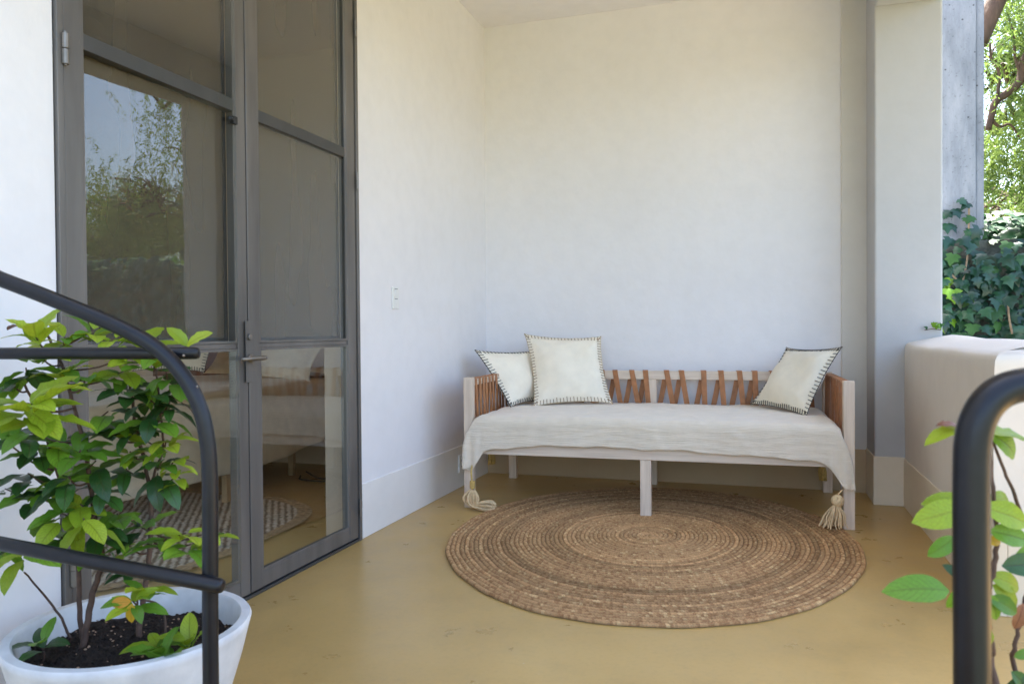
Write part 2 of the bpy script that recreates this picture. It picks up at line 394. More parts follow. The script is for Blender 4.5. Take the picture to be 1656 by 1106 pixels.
# left wall with the door opening
DY0, DY1, DZ = -3.50, -1.83, 2.80
lw = bpy.data.objects.new
bm = bmesh.new()
box(bm, -0.17, 0.0, DY1 + 0.004, 0.0, 0.0, 3.4)
box(bm, -0.17, 0.0, -9.0, DY0 - 0.004, -0.7, 3.4); box(bm, -0.17, 0.0, -9.0, 0.0, 3.4, 6.5)  # tall upper part, out of view, added to block sky light from the left
box(bm, -0.17, 0.0, DY0 - 0.004, DY1 + 0.004, DZ + 0.004, 3.4)
lw = tag(from_bm('side_wall', bm, PLASTER), 'white plaster wall holding the steel door and light switch', 'wall')
bm = bmesh.new(); box(bm, -0.02, 0.006, DY1 + 0.016, -0.006, 0.0, 0.265); from_bm('baseboard', bm, PLINTH, lw, bevel=0.003)
# column
cb = tag(boxo('column', (2.455, 2.80, -0.355, -0.0, 0.0, 3.125), SHADED_PLASTER, None, 0.012, 3), 'square white plastered column between rear wall and low parapet', 'column')
bm = bmesh.new(); box(bm, 2.449, 2.66, -0.361, -0.036, 0.0, 0.275); from_bm('baseboard', bm, PLINTH_C, cb, bevel=0.003)
# beam over the side opening
tag(boxo('beam', (2.455, 2.80, -4.05, -0.355, 2.80, 3.125), SHADED_PLASTER, None, 0.012, 3), 'white plastered beam running forward from the top of the column', 'beam')

# parapet, swept moulded section with a mitred corner
def parapet():
    prof = [(0.0, 0.0)]
    prof += [(0.0, 0.30), (0.0, 0.6), (0.0, 0.86), (0.002, 0.882), (0.009, 0.897), (0.022, 0.907), (0.06, 0.917), (0.12, 0.932), (0.18, 0.947), (0.235, 0.958), (0.262, 0.957), (0.276, 0.945), (0.28, 0.925), (0.28, 0.5), (0.28, -0.7), (0.0, -0.7)]
    path = []   # (origin xy, outward dir scaled)
    n1 = 26
    for k in range(n1):
        y = -0.353 - (2.09 - 0.353) * (k / (n1 - 1))
        path.append((Vector((2.61, y)), Vector((1, 0)) if k < n1 - 1 else Vector((1, 1))))
    for k in range(1, 16):
        path.append((Vector((2.61 + k * 0.3, -2.09)), Vector((0, 1))))
    V = []; 
    for i, (o, d) in enumerate(path):
        s = i * 0.07 if i < n1 else 99
        for (w, z) in prof:
            zz = z
            if z > 0.85:
                t = max(0.0, 1 - s / 0.16); zz += 0.014 * t * t * (1 - w / 0.28)
                zz += 0.002 * math.sin(i * 0.55) * (1 if w > 0.02 else 0.3)
                if i < n1: zz -= 0.012 * math.sin(math.pi * min(1, i / n1)) * (w / 0.28)
            ww = w + (0.0025 * math.sin(i * 1.3 + z * 7) if 0 < z < 0.9 and w < .01 else 0)
            p = o + d * ww
            V.append((p.x, p.y, zz))
    m = len(prof); F = []
    for i in range(len(path) - 1):
        for j in range(m):
            a = i * m + j; b_ = i * m + (j + 1) % m
            F.append((a, b_, b_ + m, a + m))
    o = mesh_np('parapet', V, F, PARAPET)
    me = o.data; bm = bmesh.new(); bm.from_mesh(me)
    bm.verts.ensure_lookup_table()
    bm.faces.new([bm.verts[j] for j in range(m)]); bm.faces.new([bm.verts[(len(path) - 1) * m + j] for j in range(m)][::-1])
    bmesh.ops.recalc_face_normals(bm, faces=bm.faces); bm.to_mesh(me); bm.free()
    for p in me.polygons: p.use_smooth = True
    try: me.set_sharp_from_angle(angle=R_(38))
    except Exception: pass
    return o
pp = tag(parapet(), 'low white parapet with softly rounded sloping top beside the column', 'parapet')
bm = bmesh.new()
box(bm, 2.603, 2.65, -2.096, -0.362, 0.0, 0.268); box(bm, 2.651, 5.0, -2.096, -2.05, 0.0, 0.268)
from_bm('baseboard', bm, PLINTH_C, pp, bevel=0.003)
tag(boxo('side_path', (2.72, 9.0, -4.45, -2.09, -0.7, 0.0), FLOOR), kind='structure')

# room behind the door
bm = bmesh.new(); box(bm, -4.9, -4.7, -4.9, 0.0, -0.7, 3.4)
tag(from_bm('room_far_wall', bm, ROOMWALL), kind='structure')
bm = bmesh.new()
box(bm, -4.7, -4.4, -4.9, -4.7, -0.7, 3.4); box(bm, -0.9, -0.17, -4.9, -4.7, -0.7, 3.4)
box(bm, -4.4, -0.9, -4.9, -4.7, -0.7, 0.2); box(bm, -4.4, -0.9, -4.9, -4.7, 2.75, 3.4)  # unseen window opening, added to let sky light into the room
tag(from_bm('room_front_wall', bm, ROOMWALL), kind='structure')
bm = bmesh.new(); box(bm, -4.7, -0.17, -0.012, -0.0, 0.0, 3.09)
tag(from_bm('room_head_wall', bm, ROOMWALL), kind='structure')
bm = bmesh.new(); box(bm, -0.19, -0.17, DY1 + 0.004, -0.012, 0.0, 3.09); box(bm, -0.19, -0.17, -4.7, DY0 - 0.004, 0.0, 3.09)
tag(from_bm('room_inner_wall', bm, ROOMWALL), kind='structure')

# =================================================================== DOOR
door = empty('steel_door', (0, -2.67, 0), label='tall double steel and glass door with grey frame in the white wall', cat='door')
DO = Vector((0, -2.67, 0))
def dbox(name, b, mat, parent, bevel=0.002, off=DO):
    b = (b[0] - off.x, b[1] - off.x, b[2] - off.y, b[3] - off.y, b[4], b[5])
    return boxo(name, b, mat, parent, bevel)
dbox('door_jamb', (-0.045, 0.012, -3.500, -3.479, 0.0, DZ), STEEL, door)
dbox('door_jamb', (-0.045, 0.012, -1.852, -1.830, 0.0, DZ), STEEL, door)
dbox('door_header', (-0.045, 0.012, -3.478, -1.853, DZ - 0.03, DZ), STEEL, door)
dbox('door_sill', (-0.045, 0.010, -3.478, -1.853, 0.0, 0.012), STEEL_D, door)
def leafdoor(y0, y1, lock_left):
    # y0<y1; hinge at y0 side when lock_left False
    root = bpy.data.objects.new('door_leaf', None)
    bm = bmesh.new()
    o = DO
    def b(x0, x1, a, c, z0, z1): box(bm, x0 - o.x, x1 - o.x, a - o.y, c - o.y, z0, z1)
    w0 = 0.062 if not lock_left else 0.060
    s0, s1 = (0.060, 0.056) if not lock_left else (0.070, 0.078)
    zb, zt = 0.018, DZ - 0.036
    b(-0.036, 0.006, y0, y0 + s0, zb, zt); b(-0.036, 0.006, y1 - s1, y1, zb, zt)
    b(-0.036, 0.004, y0 + s0, y1 - s1, zb, zb + 0.062); b(-0.036, 0.004, y0 + s0, y1 - s1, zt - 0.06, zt)
    b(-0.030, 0.000, y0 + s0, y1 - s1, 0.942, 0.962)
    me_o = from_bm('door_leaf', bm, STEEL, door, bevel=0.0025)
    ya, yb = y0 + s0, y1 - s1
    def part(nm, bb, mat, bev=0.0015): return dbox(nm, bb, mat, me_o, bev)
    # transom bar set back behind the glass
    part('transom_bar', (-0.034, 0.003, ya, yb, 1.812, 1.858), STEEL_D)
    # glazing beads
    bm = bmesh.new()
    for (z0, z1) in ((0.0801, 0.9419), (0.9621, zt - 0.0601)):
        for (p0, p1) in ((ya, ya + 0.010), (yb - 0.010, yb)):
            box(bm, -0.004, 0.0035, p0 - o.y, p1 - o.y, z0, z1)
        box(bm, -0.004, 0.0035, ya + 0.0101 - o.y, yb - 0.0101 - o.y, z0, z0 + 0.009)
        box(bm, -0.004, 0.0035, ya + 0.0101 - o.y, yb - 0.0101 - o.y, z1 - 0.009, z1)
    from_bm('glazing_bead', bm, STEEL, me_o, bevel=0.001)
    # rubber line
    ang = R_(-3.0) if not lock_left else R_(0.0)
    for (z0, z1) in ((0.078, 0.940), (0.964, zt - 0.058)):
        cyy = (ya + yb) / 2 - o.y; h = (yb - ya) / 2 + 0.004
        bm = bmesh.new(); box(bm, -0.0025, 0.0025, -h, h, z0, z1)
        g = from_bm('glass_pane', bm, GLASS, me_o); g.location = (-0.0125 if not lock_left else -0.0085, cyy, 0); g.rotation_euler = (0, 0, ang)
    bm = bmesh.new(); box(bm, -0.0435, -0.042, ya + 0.004 - o.y, yb - 0.004 - o.y, 0.972, zt - 0.065)
    from_bm('insect_screen', bm, SCREEN, me_o)
    bm = bmesh.new()
    e = 0.016
    for (p0, p1, z0, z1) in ((ya, ya + e, 0.967, zt - .061), (yb - e, yb, 0.967, zt - .061), (ya + e, yb - e, 0.967, 0.967 + e), (ya + e, yb - e, zt - .061 - e, zt - .061)):
        box(bm, -0.052, -0.0368, p0 - o.y, p1 - o.y, z0, z1)
    from_bm('screen_frame', bm, RUBBER, me_o, bevel=0.001)
    return me_o
lf = leafdoor(-3.474, -2.682, False)
rf = leafdoor(-2.675, -1.859, True)
# dark strips added deep in the door gaps to stand in for their shade
for (g0, g1) in ((-3.4785, -3.4745), (-2.6815, -2.6755), (-1.8585, -1.8525)):
    dbox('gap_shade', (-0.034, -0.012, g0, g1, 0.014, DZ - 0.036), RUBBER, door, 0)
def hinge(parent, y, z, L=0.105, r=0.0095):
    bm = bmesh.new()
    tube(bm, [(0.016, y - DO.y, z), (0.016, y - DO.y, z + L * 0.49)], r, 12); tube(bm, [(0.016, y - DO.y, z + L * 0.51), (0.016, y - DO.y, z + L)], r * 1.04, 12)
    tube(bm, [(0.016, y - DO.y, z - 0.004), (0.016, y - DO.y, z + L + 0.006)], r * 0.45, 8)
    return from_bm('hinge', bm, BARE, parent, bevel=0.001)
for z in (1.745, 0.30, 2.4): hinge(lf, -3.477, z, 0.085)
for z in (1.68, 0.12, 2.4): hinge(rf, -1.853, z, 0.075, 0.007)
# lock plate, cylinder, lever
dbox('lock_plate', (0.0135, 0.0165, -2.706, -2.668, 0.815, 1.045), STEEL, lf, 0.001)
bm = bmesh.new(); tube(bm, [(0.014, -2.690 - DO.y, 0.985), (0.026, -2.690 - DO.y, 0.985)], 0.0115, 14)
from_bm('lock_cylinder', bm, BARE, lf, bevel=0.001)
bm = bmesh.new()
tube(bm, [(0.016, -2.682 - DO.y, 0.905), (0.050, -2.682 - DO.y, 0.905)], 0.009, 12)
tube(bm, [(0.054, -2.640 - DO.y, 0.906), (0.056, -2.66 - DO.y, 0.906), (0.056, -2.72 - DO.y, 0.9055), (0.052, -2.775 - DO.y, 0.905)], [0.008, 0.009, 0.0075, 0.006], 12)
tube(bm, [(0.0166, -2.682 - DO.y, 0.905), (0.023, -2.682 - DO.y, 0.905)], 0.016, 16)
from_bm('door_handle', bm, BARE, lf, smooth=True)
bm = bmesh.new(); box(bm, 0.004, 0.02, -2.765 - DO.y, -2.741 - DO.y, 1.762, 1.79)
tube(bm, [(0.012, -2.765 - DO.y, 1.776), (0.02, -2.785 - DO.y, 1.776)], 0.008, 8)
from_bm('transom_latch', bm, RUBBER, lf, bevel=0.002)

bm = bmesh.new(); box(bm, -0.169, -0.047, -1.8325, -1.8290, 0.001, DZ); box(bm, -0.169, -0.047, -3.5010, -3.4975, 0.001, DZ); from_bm('door_reveal', bm, ROOMWALL, lw)
# light switch and socket
sw = empty('light_switch', (0.0, -1.438, 1.178), label='small white light switch on the wall right of the door', cat='light switch')
boxo('switch_plate', (0.0005, 0.009, -0.036, 0.036, -0.058, 0.058), SOCKET, sw, 0.003)
for z in (0.026, -0.026):
    boxo('rocker', (0.0092, 0.0125, -0.017, 0.017, z - 0.017, z + 0.019), SOCKET, sw, 0.002)
for z in (0.0475, -0.0045):
    boxo('gap_line', (0.0092, 0.0108, -0.016, 0.016, z - 0.001, z + 0.0018), SOCKET_D, sw)
sk = empty('wall_socket', (0.006, -0.535, 0.155), label='white wall socket low beside the left end of the daybed', cat='socket')
boxo('socket_plate', (0.0005, 0.010, -0.04, 0.04, -0.055, 0.055), SOCKET, sk, 0.003)
for z in (0.02, -0.02):
    for y in (-0.009, 0.009): boxo('socket_slot', (0.0095, 0.0108, y - 0.002, y + 0.002, z - 0.008, z + 0.008), SOCKET_D, sk)

# =================================================================== RUG
def rug():
    NR, RS, NA = 46, 6, 2200
    a, b = 0.955, 1.17
    th = np.linspace(0, 2 * math.pi, NA + 1)
    t = np.arange(0, NR * RS + 1) / RS           # ring coordinate before spiral offset
    T, TH = np.meshgrid(t, th, indexing='ij')
    ringc = T + 0.0
    rr = (T + TH / (2 * math.pi)) / (NR + 1)
    rr = np.clip(rr * 1.012 - 0.012, 0.0, 1.0)
    frac = T - np.floor(T)
    frac = np.where(T >= NR, 1.0, frac)
    h = np.sqrt(np.clip(1 - (2 * frac - 1) ** 2, 0, 1))
    # plaited strands: two half-braids slanting against each other
    arc = TH * (np.floor(np.minimum(T, NR - 1e-6)) + TH / (2 * math.pi) + 0.5)      # in ring-width units
    side = np.where(frac < 0.5, 1.0, -1.0)
    ph = arc * 2 * math.pi / 0.62 + side * (frac - 0.5) * 7.0 + np.where(side > 0, 0, math.pi)
    br = 0.5 + 0.5 * np.cos(ph)
    z = 0.0045 + 0.0075 * h * (0.62 + 0.38 * br)
    wob = 1 + 0.004 * np.sin(3 * TH + 1) + 0.003 * np.sin(7 * TH) + 0.0018 * np.sin(23 * TH + 0.3 * T)
    wob = np.where(rr > 0.2, wob, 1.0)
    z += 0.0025 * (0.5 + 0.5 * np.sin(2 * TH + 0.2 * T)) * rr
    z = np.where(T >= NR, 0.001, z)
    X = a * rr * np.cos(TH + 0.6) * wob; Y = b * rr * np.sin(TH + 0.6) * wob
    V = np.stack([X, Y, z], -1).reshape(-1, 3)
    # colour of the jute, strand by strand
    ring = np.floor(np.minimum(T, NR - 1e-6)).astype(int)
    st = np.floor(arc / 0.62 + side * 0.25 + np.where(side > 0, frac, 1 - frac) * .9).astype(int)
    hsh = (np.sin(ring * 12.9898 + st * 78.233 + (side > 0) * 37.7) * 43758.5453) % 1.0
    rt = rng.random(NR + 1); rtone = 0.74 + 0.38 * rt[ring]
    dark = (rng.random(NR + 1) < 0.26)[ring] * (0.26) * (0.5 + 0.5 * np.sin(TH * 1.7 + ring))
    fine = (np.sin(ring * 3.1 + st * 17.17 + np.floor(arc * 6) * 5.1) * 9731.77) % 1.0
    tone = rtone * (0.88 + 0.20 * hsh) * (0.86 + 0.22 * fine) * (1 - dark) * (1.1 - 0.14 * rr)
    base = np.array([0.565, 0.335, 0.16]); red = np.array([0.46, 0.25, 0.115]); pale = np.array([0.67, 0.45, 0.225])
    w1 = (hsh < 0.13 + 0.16 * rr)[..., None]; w2 = (hsh > 0.93)[..., None]
    C = np.where(w1, red, np.where(w2, pale, base)) * tone[..., None]
    gap = (1 - h) ** 2
    C = C * (1 - 0.5 * gap[..., None])
    F = []
    nA = NA + 1; I = np.arange(len(t) - 1)[:, None] * nA + np.arange(NA)[None, :]
    F = np.stack([I, I + 1, I + 1 + nA, I + nA], -1).reshape(-1, 4)[:, ::-1]
    m, nt, bs = new_mat('braided_jute')
    at_ = nt.nodes.new('ShaderNodeAttribute'); at_.attribute_name = 'tone'
    v = coords(nt, (1, 1, 1)); f = noise(nt, v, 190, 3, 0.7)
    mx = N(nt, 'ShaderNodeMix', data_type='RGBA', blend_type='MULTIPLY'); mx.inputs['Factor'].default_value = 1
    nt.links.new(at_.outputs['Color'], mx.inputs['A']); nt.links.new(ramp(nt, f, [(0.3, 0.72), (0.65, 1.12)]), mx.inputs['B'])
    nt.links.new(mx.outputs['Result'], bs.inputs['Base Color']); bs.inputs['Roughness'].default_value = 0.9; bs.inputs['Specular IOR Level'].default_value = 0.15
    bump(nt, bs, f, 0.6, 0.002)
    o = mesh_np('round_rug', V, F, m, color=C.reshape(-1, 3))
    o.location = (1.325, -1.40, 0.0015)
    tag(o, 'large round braided jute rug on the floor in front of the daybed', 'rug')
rug()

# =================================================================== DAYBED
BL, BD, BROT = 2.05, 0.95, R_(1.8)
BORG = Vector((0.236, -1.058, 0.0))
bed = empty('daybed', BORG, BROT, 'whitewashed wooden daybed with tan leather strap back on a jute rug', 'daybed')
def L2W(x, y, z): 
    c, s = math.cos(BROT), math.sin(BROT)
    return Vector((BORG.x + c * x - s * y, BORG.y + s * x + c * y, z))
def W2L(p):
    c, s = math.cos(BROT), math.sin(BROT); dx, dy = p.x - BORG.x, p.y - BORG.y
    return Vector((c * dx + s * dy, -s * dx + c * dy, p.z))
LG, HT = 0.053, 0.738
for (x, y) in ((0, 0), (BL - LG, 0)):
    boxo('leg', (x, x + LG, y, y + 0.045, 0.0, HT), WASH['z'], bed, 0.003)
for (x, y) in ((0, BD - 0.045), (BL - LG, BD - 0.045)):
    boxo('leg', (x, x + LG, y, y + 0.045, 0.0, HT - 0.004), WASH['z'], bed, 0.003)
mx0 = 0.992
boxo('leg', (mx0, mx0 + 0.058, 0.006, 0.05, 0.0, 0.307), WASH['z'], bed, 0.003)
boxo('leg', (mx0 - 0.05, mx0 + 0.005, BD - 0.045, BD, 0.0, 0.68), WASH['z'], bed, 0.003)
boxo('front_rail', (LG, BL - LG, 0.003, 0.045, 0.3075, 0.40), WASH['x'], bed, 0.003)
boxo('rear_rail', (LG, BL - LG, BD - 0.040, BD - 0.003, 0.3075, 0.40), WASH['x'], bed, 0.003)
boxo('back_top_rail', (LG, BL - LG, BD - 0.040, BD - 0.004, 0.680, HT - 0.003), WASH['x'], bed, 0.003)
for x in (0.004, BL - 0.004 - 0.04):
    boxo('arm_rail', (x, x + 0.04, 0.045, BD - 0.045, 0.690, HT - 0.012), WASH['y'], bed, 0.003)
    boxo('side_rail', (x, x + 0.04, 0.045, BD - 0.045, 0.3075, 0.40), WASH['y'], bed, 0.003)
def strap_mesh(pts, wdir, w=0.033, t=0.0032):
    pts = [Vector(p) for p in pts]; bm = bmesh.new(); rows = []
    for i, p in enumerate(pts):
        tg = (pts[min(i + 1, len(pts) - 1)] - pts[max(i - 1, 0)]).normalized()
        n = tg.cross(wdir).normalized(); wd = n.cross(tg).normalized() * 1
        rows.append([bm.verts.new(p + wd * (sx * w / 2) + n * (sn * t / 2)) for sx, sn in ((-1, -1), (1, -1), (1, 1), (-1, 1))])
    for a, b in zip(rows, rows[1:]):
        for k in range(4): bm.faces.new((a[k], a[(k + 1) % 4], b[(k + 1) % 4], b[k]))
    bm.faces.new(rows[0][::-1]); bm.faces.new(rows[-1]); return bm
# back straps: front run slants one way, the run behind slants the other
back_px = [974, 995, 1022, 1044, 1076 + 2, 1102, 1138, 1166, 1196, 1221]
xs = [W2L(on(p, 605, 1, -0.12)).x for p in back_px]
xs = [xs[0] - 0.1 * k for k in range(6, 0, -1)] + xs + [xs[-1] + 0.105 * k for k in range(1, 4)]
yf, yb = BD - 0.040 - 0.0035, BD - 0.004 + 0.0035
for k, x in enumerate(xs):
    if x < 0.07 or x > BL - 0.07: continue
    sl = (0.075 if k % 3 else 0.045) * (1 if k < len(xs) - 7 else 0.45) + random.uniform(-0.012, 0.012)
    zt = HT - 0.003
    bm = strap_mesh([(x + sl, yf, 0.36), (x + sl * .45, yf, 0.55), (x, yf, zt - 0.004), (x - 0.001, yf + 0.002, zt + 0.0025), (x - 0.004, (yf + yb) / 2, zt + 0.0045), (x - 0.006, yb - 0.002, zt + 0.0025), (x - 0.006, yb, zt - 0.004),
                     (x - 0.03, yb, 0.6), (x - 0.075, yb, 0.38)], Vector((1, 0, 0)))
    from_bm('leather_strap', bm, LEATHER, bed, bevel=0.0008, segs=1)
# arm straps
for side in (0, 1):
    xi = 0.004 if side == 0 else BL - 0.044
    xo = xi + 0.04
    for k in range(12):
        y = 0.085 + k * 0.066 + random.uniform(-0.008, 0.008)
        sl = 0.055 + random.uniform(-0.015, 0.015)
        zt = HT - 0.012
        ins, out = (xo + 0.0035, xi - 0.0035) if side == 0 else (xi - 0.0035, xo + 0.0035)
        bm = strap_mesh([(ins, y + sl, 0.36), (ins, y + sl * .4, 0.55), (ins, y, zt - 0.004), (ins + (out - ins) * .05, y, zt + .0025), ((ins + out) / 2, y - 0.003, zt + 0.0045), (ins + (out - ins) * .95, y - .004, zt + .0025), (out, y - 0.005, zt - 0.004),
                         (out, y - 0.03, 0.55), (out, y - 0.05, 0.36)], Vector((0, 1, 0)))
        from_bm('leather_strap', bm, LEATHER, bed, bevel=0.0008, segs=1)
boxo('mattress', (0.062, BL - 0.062, 0.035, BD - 0.055, 0.375, 0.506), MATTR, bed, 0.03, 4)

# throw over the mattress
def make_throw():
    root = empty('throw_blanket', BORG, BROT, 'crinkled beige linen throw draped over the daybed mattress with corner tassels', 'blanket')
    hem_px = [(759, 757), (764, 762), (772, 748), (783, 729), (800, 725), (850, 722), (900, 720), (960, 722), (1040, 727), (1100, 729), (1200, 738), (1250, 741), (1300, 745), (1325, 749), (1340, 754), (1352, 768), (1362, 786), (1369, 795), (1383, 796)]
    hx, hz = [], []
    for (u, v) in hem_px:
        q = W2L(on(u, v, 1, -1.065)); hx.append(q.x); hz.append(q.z)
    NU, NT, NC, ND = 260, 40, 10, 46
    us = np.linspace(0, 1, NU)
    # lateral limits as a function of height below the seat
    zl = np.array([0.10, 0.22, 0.30, 0.36, 0.42, 0.47, 0.50, 0.525]); xl = np.array([0.006, 0.006, 0.004, 0.006, 0.020, 0.050, 0.062, 0.070])
    zr = np.array([0.10, 0.20, 0.30, 0.36, 0.42, 0.47, 0.50, 0.525]); xr = np.array([2.052, 2.050, 2.040, 2.028, 2.010, 1.988, 1.982, 1.978])
    ztop = 0.519; rc = 0.045
    rows = []
    for j in range(NT):     # top, back to front
        f = j / NT; y = (BD - 0.062) * (1 - f) + (0.03) * f
        x = 0.068 * (1) + us * (1.980 - 0.068)
        zz = ztop + 0.010 * np.sin(math.pi * us) ** .5 * math.sin(math.pi * min(1, .15 + f * .85)) + 0.0022 * np.sin(x * 9 + y * 13) + 0.0015 * np.sin(x * 23 - y * 31)
        edge = np.clip(1 - np.minimum(us, 1 - us) / 0.02, 0, 1); zz = zz - edge ** 2 * 0.02
        zz = zz + .0035 * np.exp(-((x - .62 - .25 * y) / .02) ** 2) + .003 * np.exp(-((x - 1.31 + .3 * y) / .018) ** 2) + .003 * np.exp(-((y - .22 - .05 * np.sin(x * 4)) / .02) ** 2)
        rows.append(np.stack([x, np.full(NU, y) + .004 * np.sin(x * 6), zz], -1))
    base = rows[-1][:, 2]
    for j in range(NC):     # rounded front edge
        a = (j + 1) / NC * math.pi / 2
        y = 0.030 - rc * math.sin(a); z = base - rc * (1 - math.cos(a))
        xa = np.interp(z, zl, xl); xb = np.interp(z, zr, xr)
        x = xa + us * (xb - xa)
        rows.append(np.stack([x, np.full(NU, y), z], -1))
    zs = rows[-1][:, 2]
    for j in range(ND):
        f = (j + 1) / ND
        x0 = rows[-1][:, 0]
        zh = np.interp(x0, hx, hz)
        zh = zh + 0.003 * np.sin(x0 * 17) + 0.002 * np.sin(x0 * 41 + 1)
        z = zs * (1 - f) + zh * f
        xa = np.interp(z, zl, xl); xb = np.interp(z, zr, xr)
        x = xa + us * (xb - xa)
        y = 0.030 - rc - 0.005 * f - 0.0035 * f * np.sin(x0 * 11 + 0.5) - 0.0025 * f * np.sin(x0 * 29 + z * 6) - 0.0007 * np.sin(z * 150 + 2.0 * np.sin(x0 * 5) + 1.9 * np.sin(x0 * 13))
        y = y - .0035 * f * np.exp(-((x0 - .55 - .5 * z) / .03) ** 2) - .003 * np.exp(-((x0 - 1.25 + .4 * z) / .025) ** 2) - .004 * np.exp(-((x0 - 1.85 + .8 * z) / .03) ** 2)
        crn = np.exp(-((x0 - 0.03) / 0.07) ** 2) + np.exp(-((x0 - 2.0) / 0.09) ** 2)
        y = y - crn * 0.022 * f * (1 + np.sin(x0 * 95)) * 0.6
        rows.append(np.stack([x, y, z], -1))
    G = np.array(rows); nr = len(rows)
    # give the cloth a back face (thickness)
    V = G.reshape(-1, 3)
    I = np.arange(nr - 1)[:, None] * NU + np.arange(NU - 1)[None, :]
    F = np.stack([I, I + 1, I + 1 + NU, I + NU], -1).reshape(-1, 4)
    cl = mesh_np('blanket_cloth', V, F, THROW, root)
    sm = cl.modifiers.new('thick', 'SOLIDIFY'); sm.thickness = 0.004; sm.offset = -1
    # hem roll
    bm = bmesh.new(); tube(bm, [tuple(p) for p in G[-1][::3]], 0.0035, 6); from_bm('hem', bm, THROW, cl, smooth=True)
    # tassels
    def strand(bm, pts, r): tube(bm, spline(pts, 4), r, 5)
    def tassel(path, knots, skirt_r, floor_spread, seed, ochre=False, hang=False):
        rd = random.Random(seed); bm = bmesh.new()
        a, b_, c, d = [Vector(p) for p in path]
        # neck cord
        for k in range(3):
            o = Vector((rd.uniform(-.004, .004), rd.uniform(-.004, .004), 0)); strand(bm, [a + o, a.lerp(b_, .5) + o * 2, b_ + o], 0.0035)
        # knot balls wound with cord
        for (f, r) in knots:
            p = a.lerp(c, f)
            for w in range(7):
                ang = w * math.pi / 7; ring = []
                ax = Vector((math.cos(ang), math.sin(ang), rd.uniform(-.5, .5))).normalized()
                n1 = ax.orthogonal().normalized(); n2 = ax.cross(n1)
                ring = [p + (n1 * math.cos(t * math.pi / 5) + n2 * math.sin(t * math.pi / 5)) * r for t in range(11)]
                tube(bm, ring, r * 0.33, 5, cap=False)
        # skirt strands
        for k in range(58):
            an = rd.uniform(0, 2 * math.pi); rr = skirt_r * math.sqrt(rd.random())
            o = Vector((math.cos(an), math.sin(an), 0))
            e = d + o * rr * floor_spread + Vector((rd.uniform(-.006, .006), rd.uniform(-.006, .006), abs(rd.gauss(0, .006))))
            mid = c.lerp(d, .45) + o * rr * (0.9 + floor_spread * .15) + Vector((rd.uniform(-.004, .004),) * 3)
            m2 = c.lerp(d, .8) + o * rr * (0.6 + floor_spread * .5) + Vector((rd.uniform(-.007, .007), rd.uniform(-.007, .007), rd.uniform(-.004, .008)))
            strand(bm, [c + o * 0.006, mid, m2, e], rd.uniform(0.0022, 0.0034))
        return from_bm('tassel', bm, CORD_O if ochre else CORD, root, smooth=True)
    yF = -0.052
    P = lambda u, v, y: W2L(on(u, v, 1, y))
    # left front: hangs, bends on the floor towards the right
    a = P(762, 760, -1.10); b_ = P(763, 776, -1.10); c = P(764, 792, -1.105); d0 = P(768, 812, -1.11); d0.z = 0.035
    t1 = tassel((a, b_, c, (d0.x + 0.085, d0.y + 0.005, 0.022)), ((0.42, 0.017), (0.75, 0.016)), 0.026, 1.0, 3)
    bm = bmesh.new(); rd = random.Random(9)
    for k in range(64):
        an = rd.uniform(0, 6.28); rr = 0.044 * math.sqrt(rd.random()); o = Vector((math.cos(an) * rr, math.sin(an) * rr * .6, 0)); o2 = Vector((0, math.cos(an) * rr, math.sin(an) * rr * .8))
        strand(bm, [c + o * .4, Vector((c.x - .006, c.y - .004, .075)) + o * 1.1, Vector((c.x + .004, c.y - .006, .030)) + o * .9 + Vector((0, 0, .006)), Vector((c.x + .055, c.y - .002, .027)) + o2 * 0.7, Vector((c.x + .105, c.y + .004, .024)) + o2 * 1.0, Vector((c.x + .128 + rd.uniform(-.01, .004), c.y + .01, .018)) + o2 * .55], rd.uniform(.0030, .0042))
    from_bm('tassel', bm, CORD, root, smooth=True)
    bpy.data.objects.remove(t1)
    bm = bmesh.new()
    for w in range(9):
        z = 0.125 + w * 0.0045
        tube(bm, [(c.x + .013 * math.cos(t * .628), c.y + .013 * math.sin(t * .628), z) for t in range(11)], .0032, 5, cap=False)
    tube(bm, spline([a + Vector((.004, .02, .03)), a, b_, c], 4), .006, 6)
    from_bm('tassel_binding', bm, CORD_O, root, smooth=True)
    # right front: full skirt standing on the floor
    a = P(1362, 792, -1.045); b_ = P(1355, 799, -1.05); c = P(1352, 815, -1.055)
    tassel((a, b_, c, P(1347, 852, -1.06)), ((0.75, 0.024),), 0.040, 1.6, 5)
    # rear ones, small and in shade under the bed
    for u, s in ((794, 1), (1330, 2)):
        a = W2L(on(u, 728, 1, -0.10)); a.z = 0.225
        tassel((a, a - Vector((0, 0, .02)), a - Vector((0, 0, .04)), a - Vector((0, 0, .15))), ((0.9, .013),), 0.022, 1.0, 20 + s, ochre=True)
make_throw()

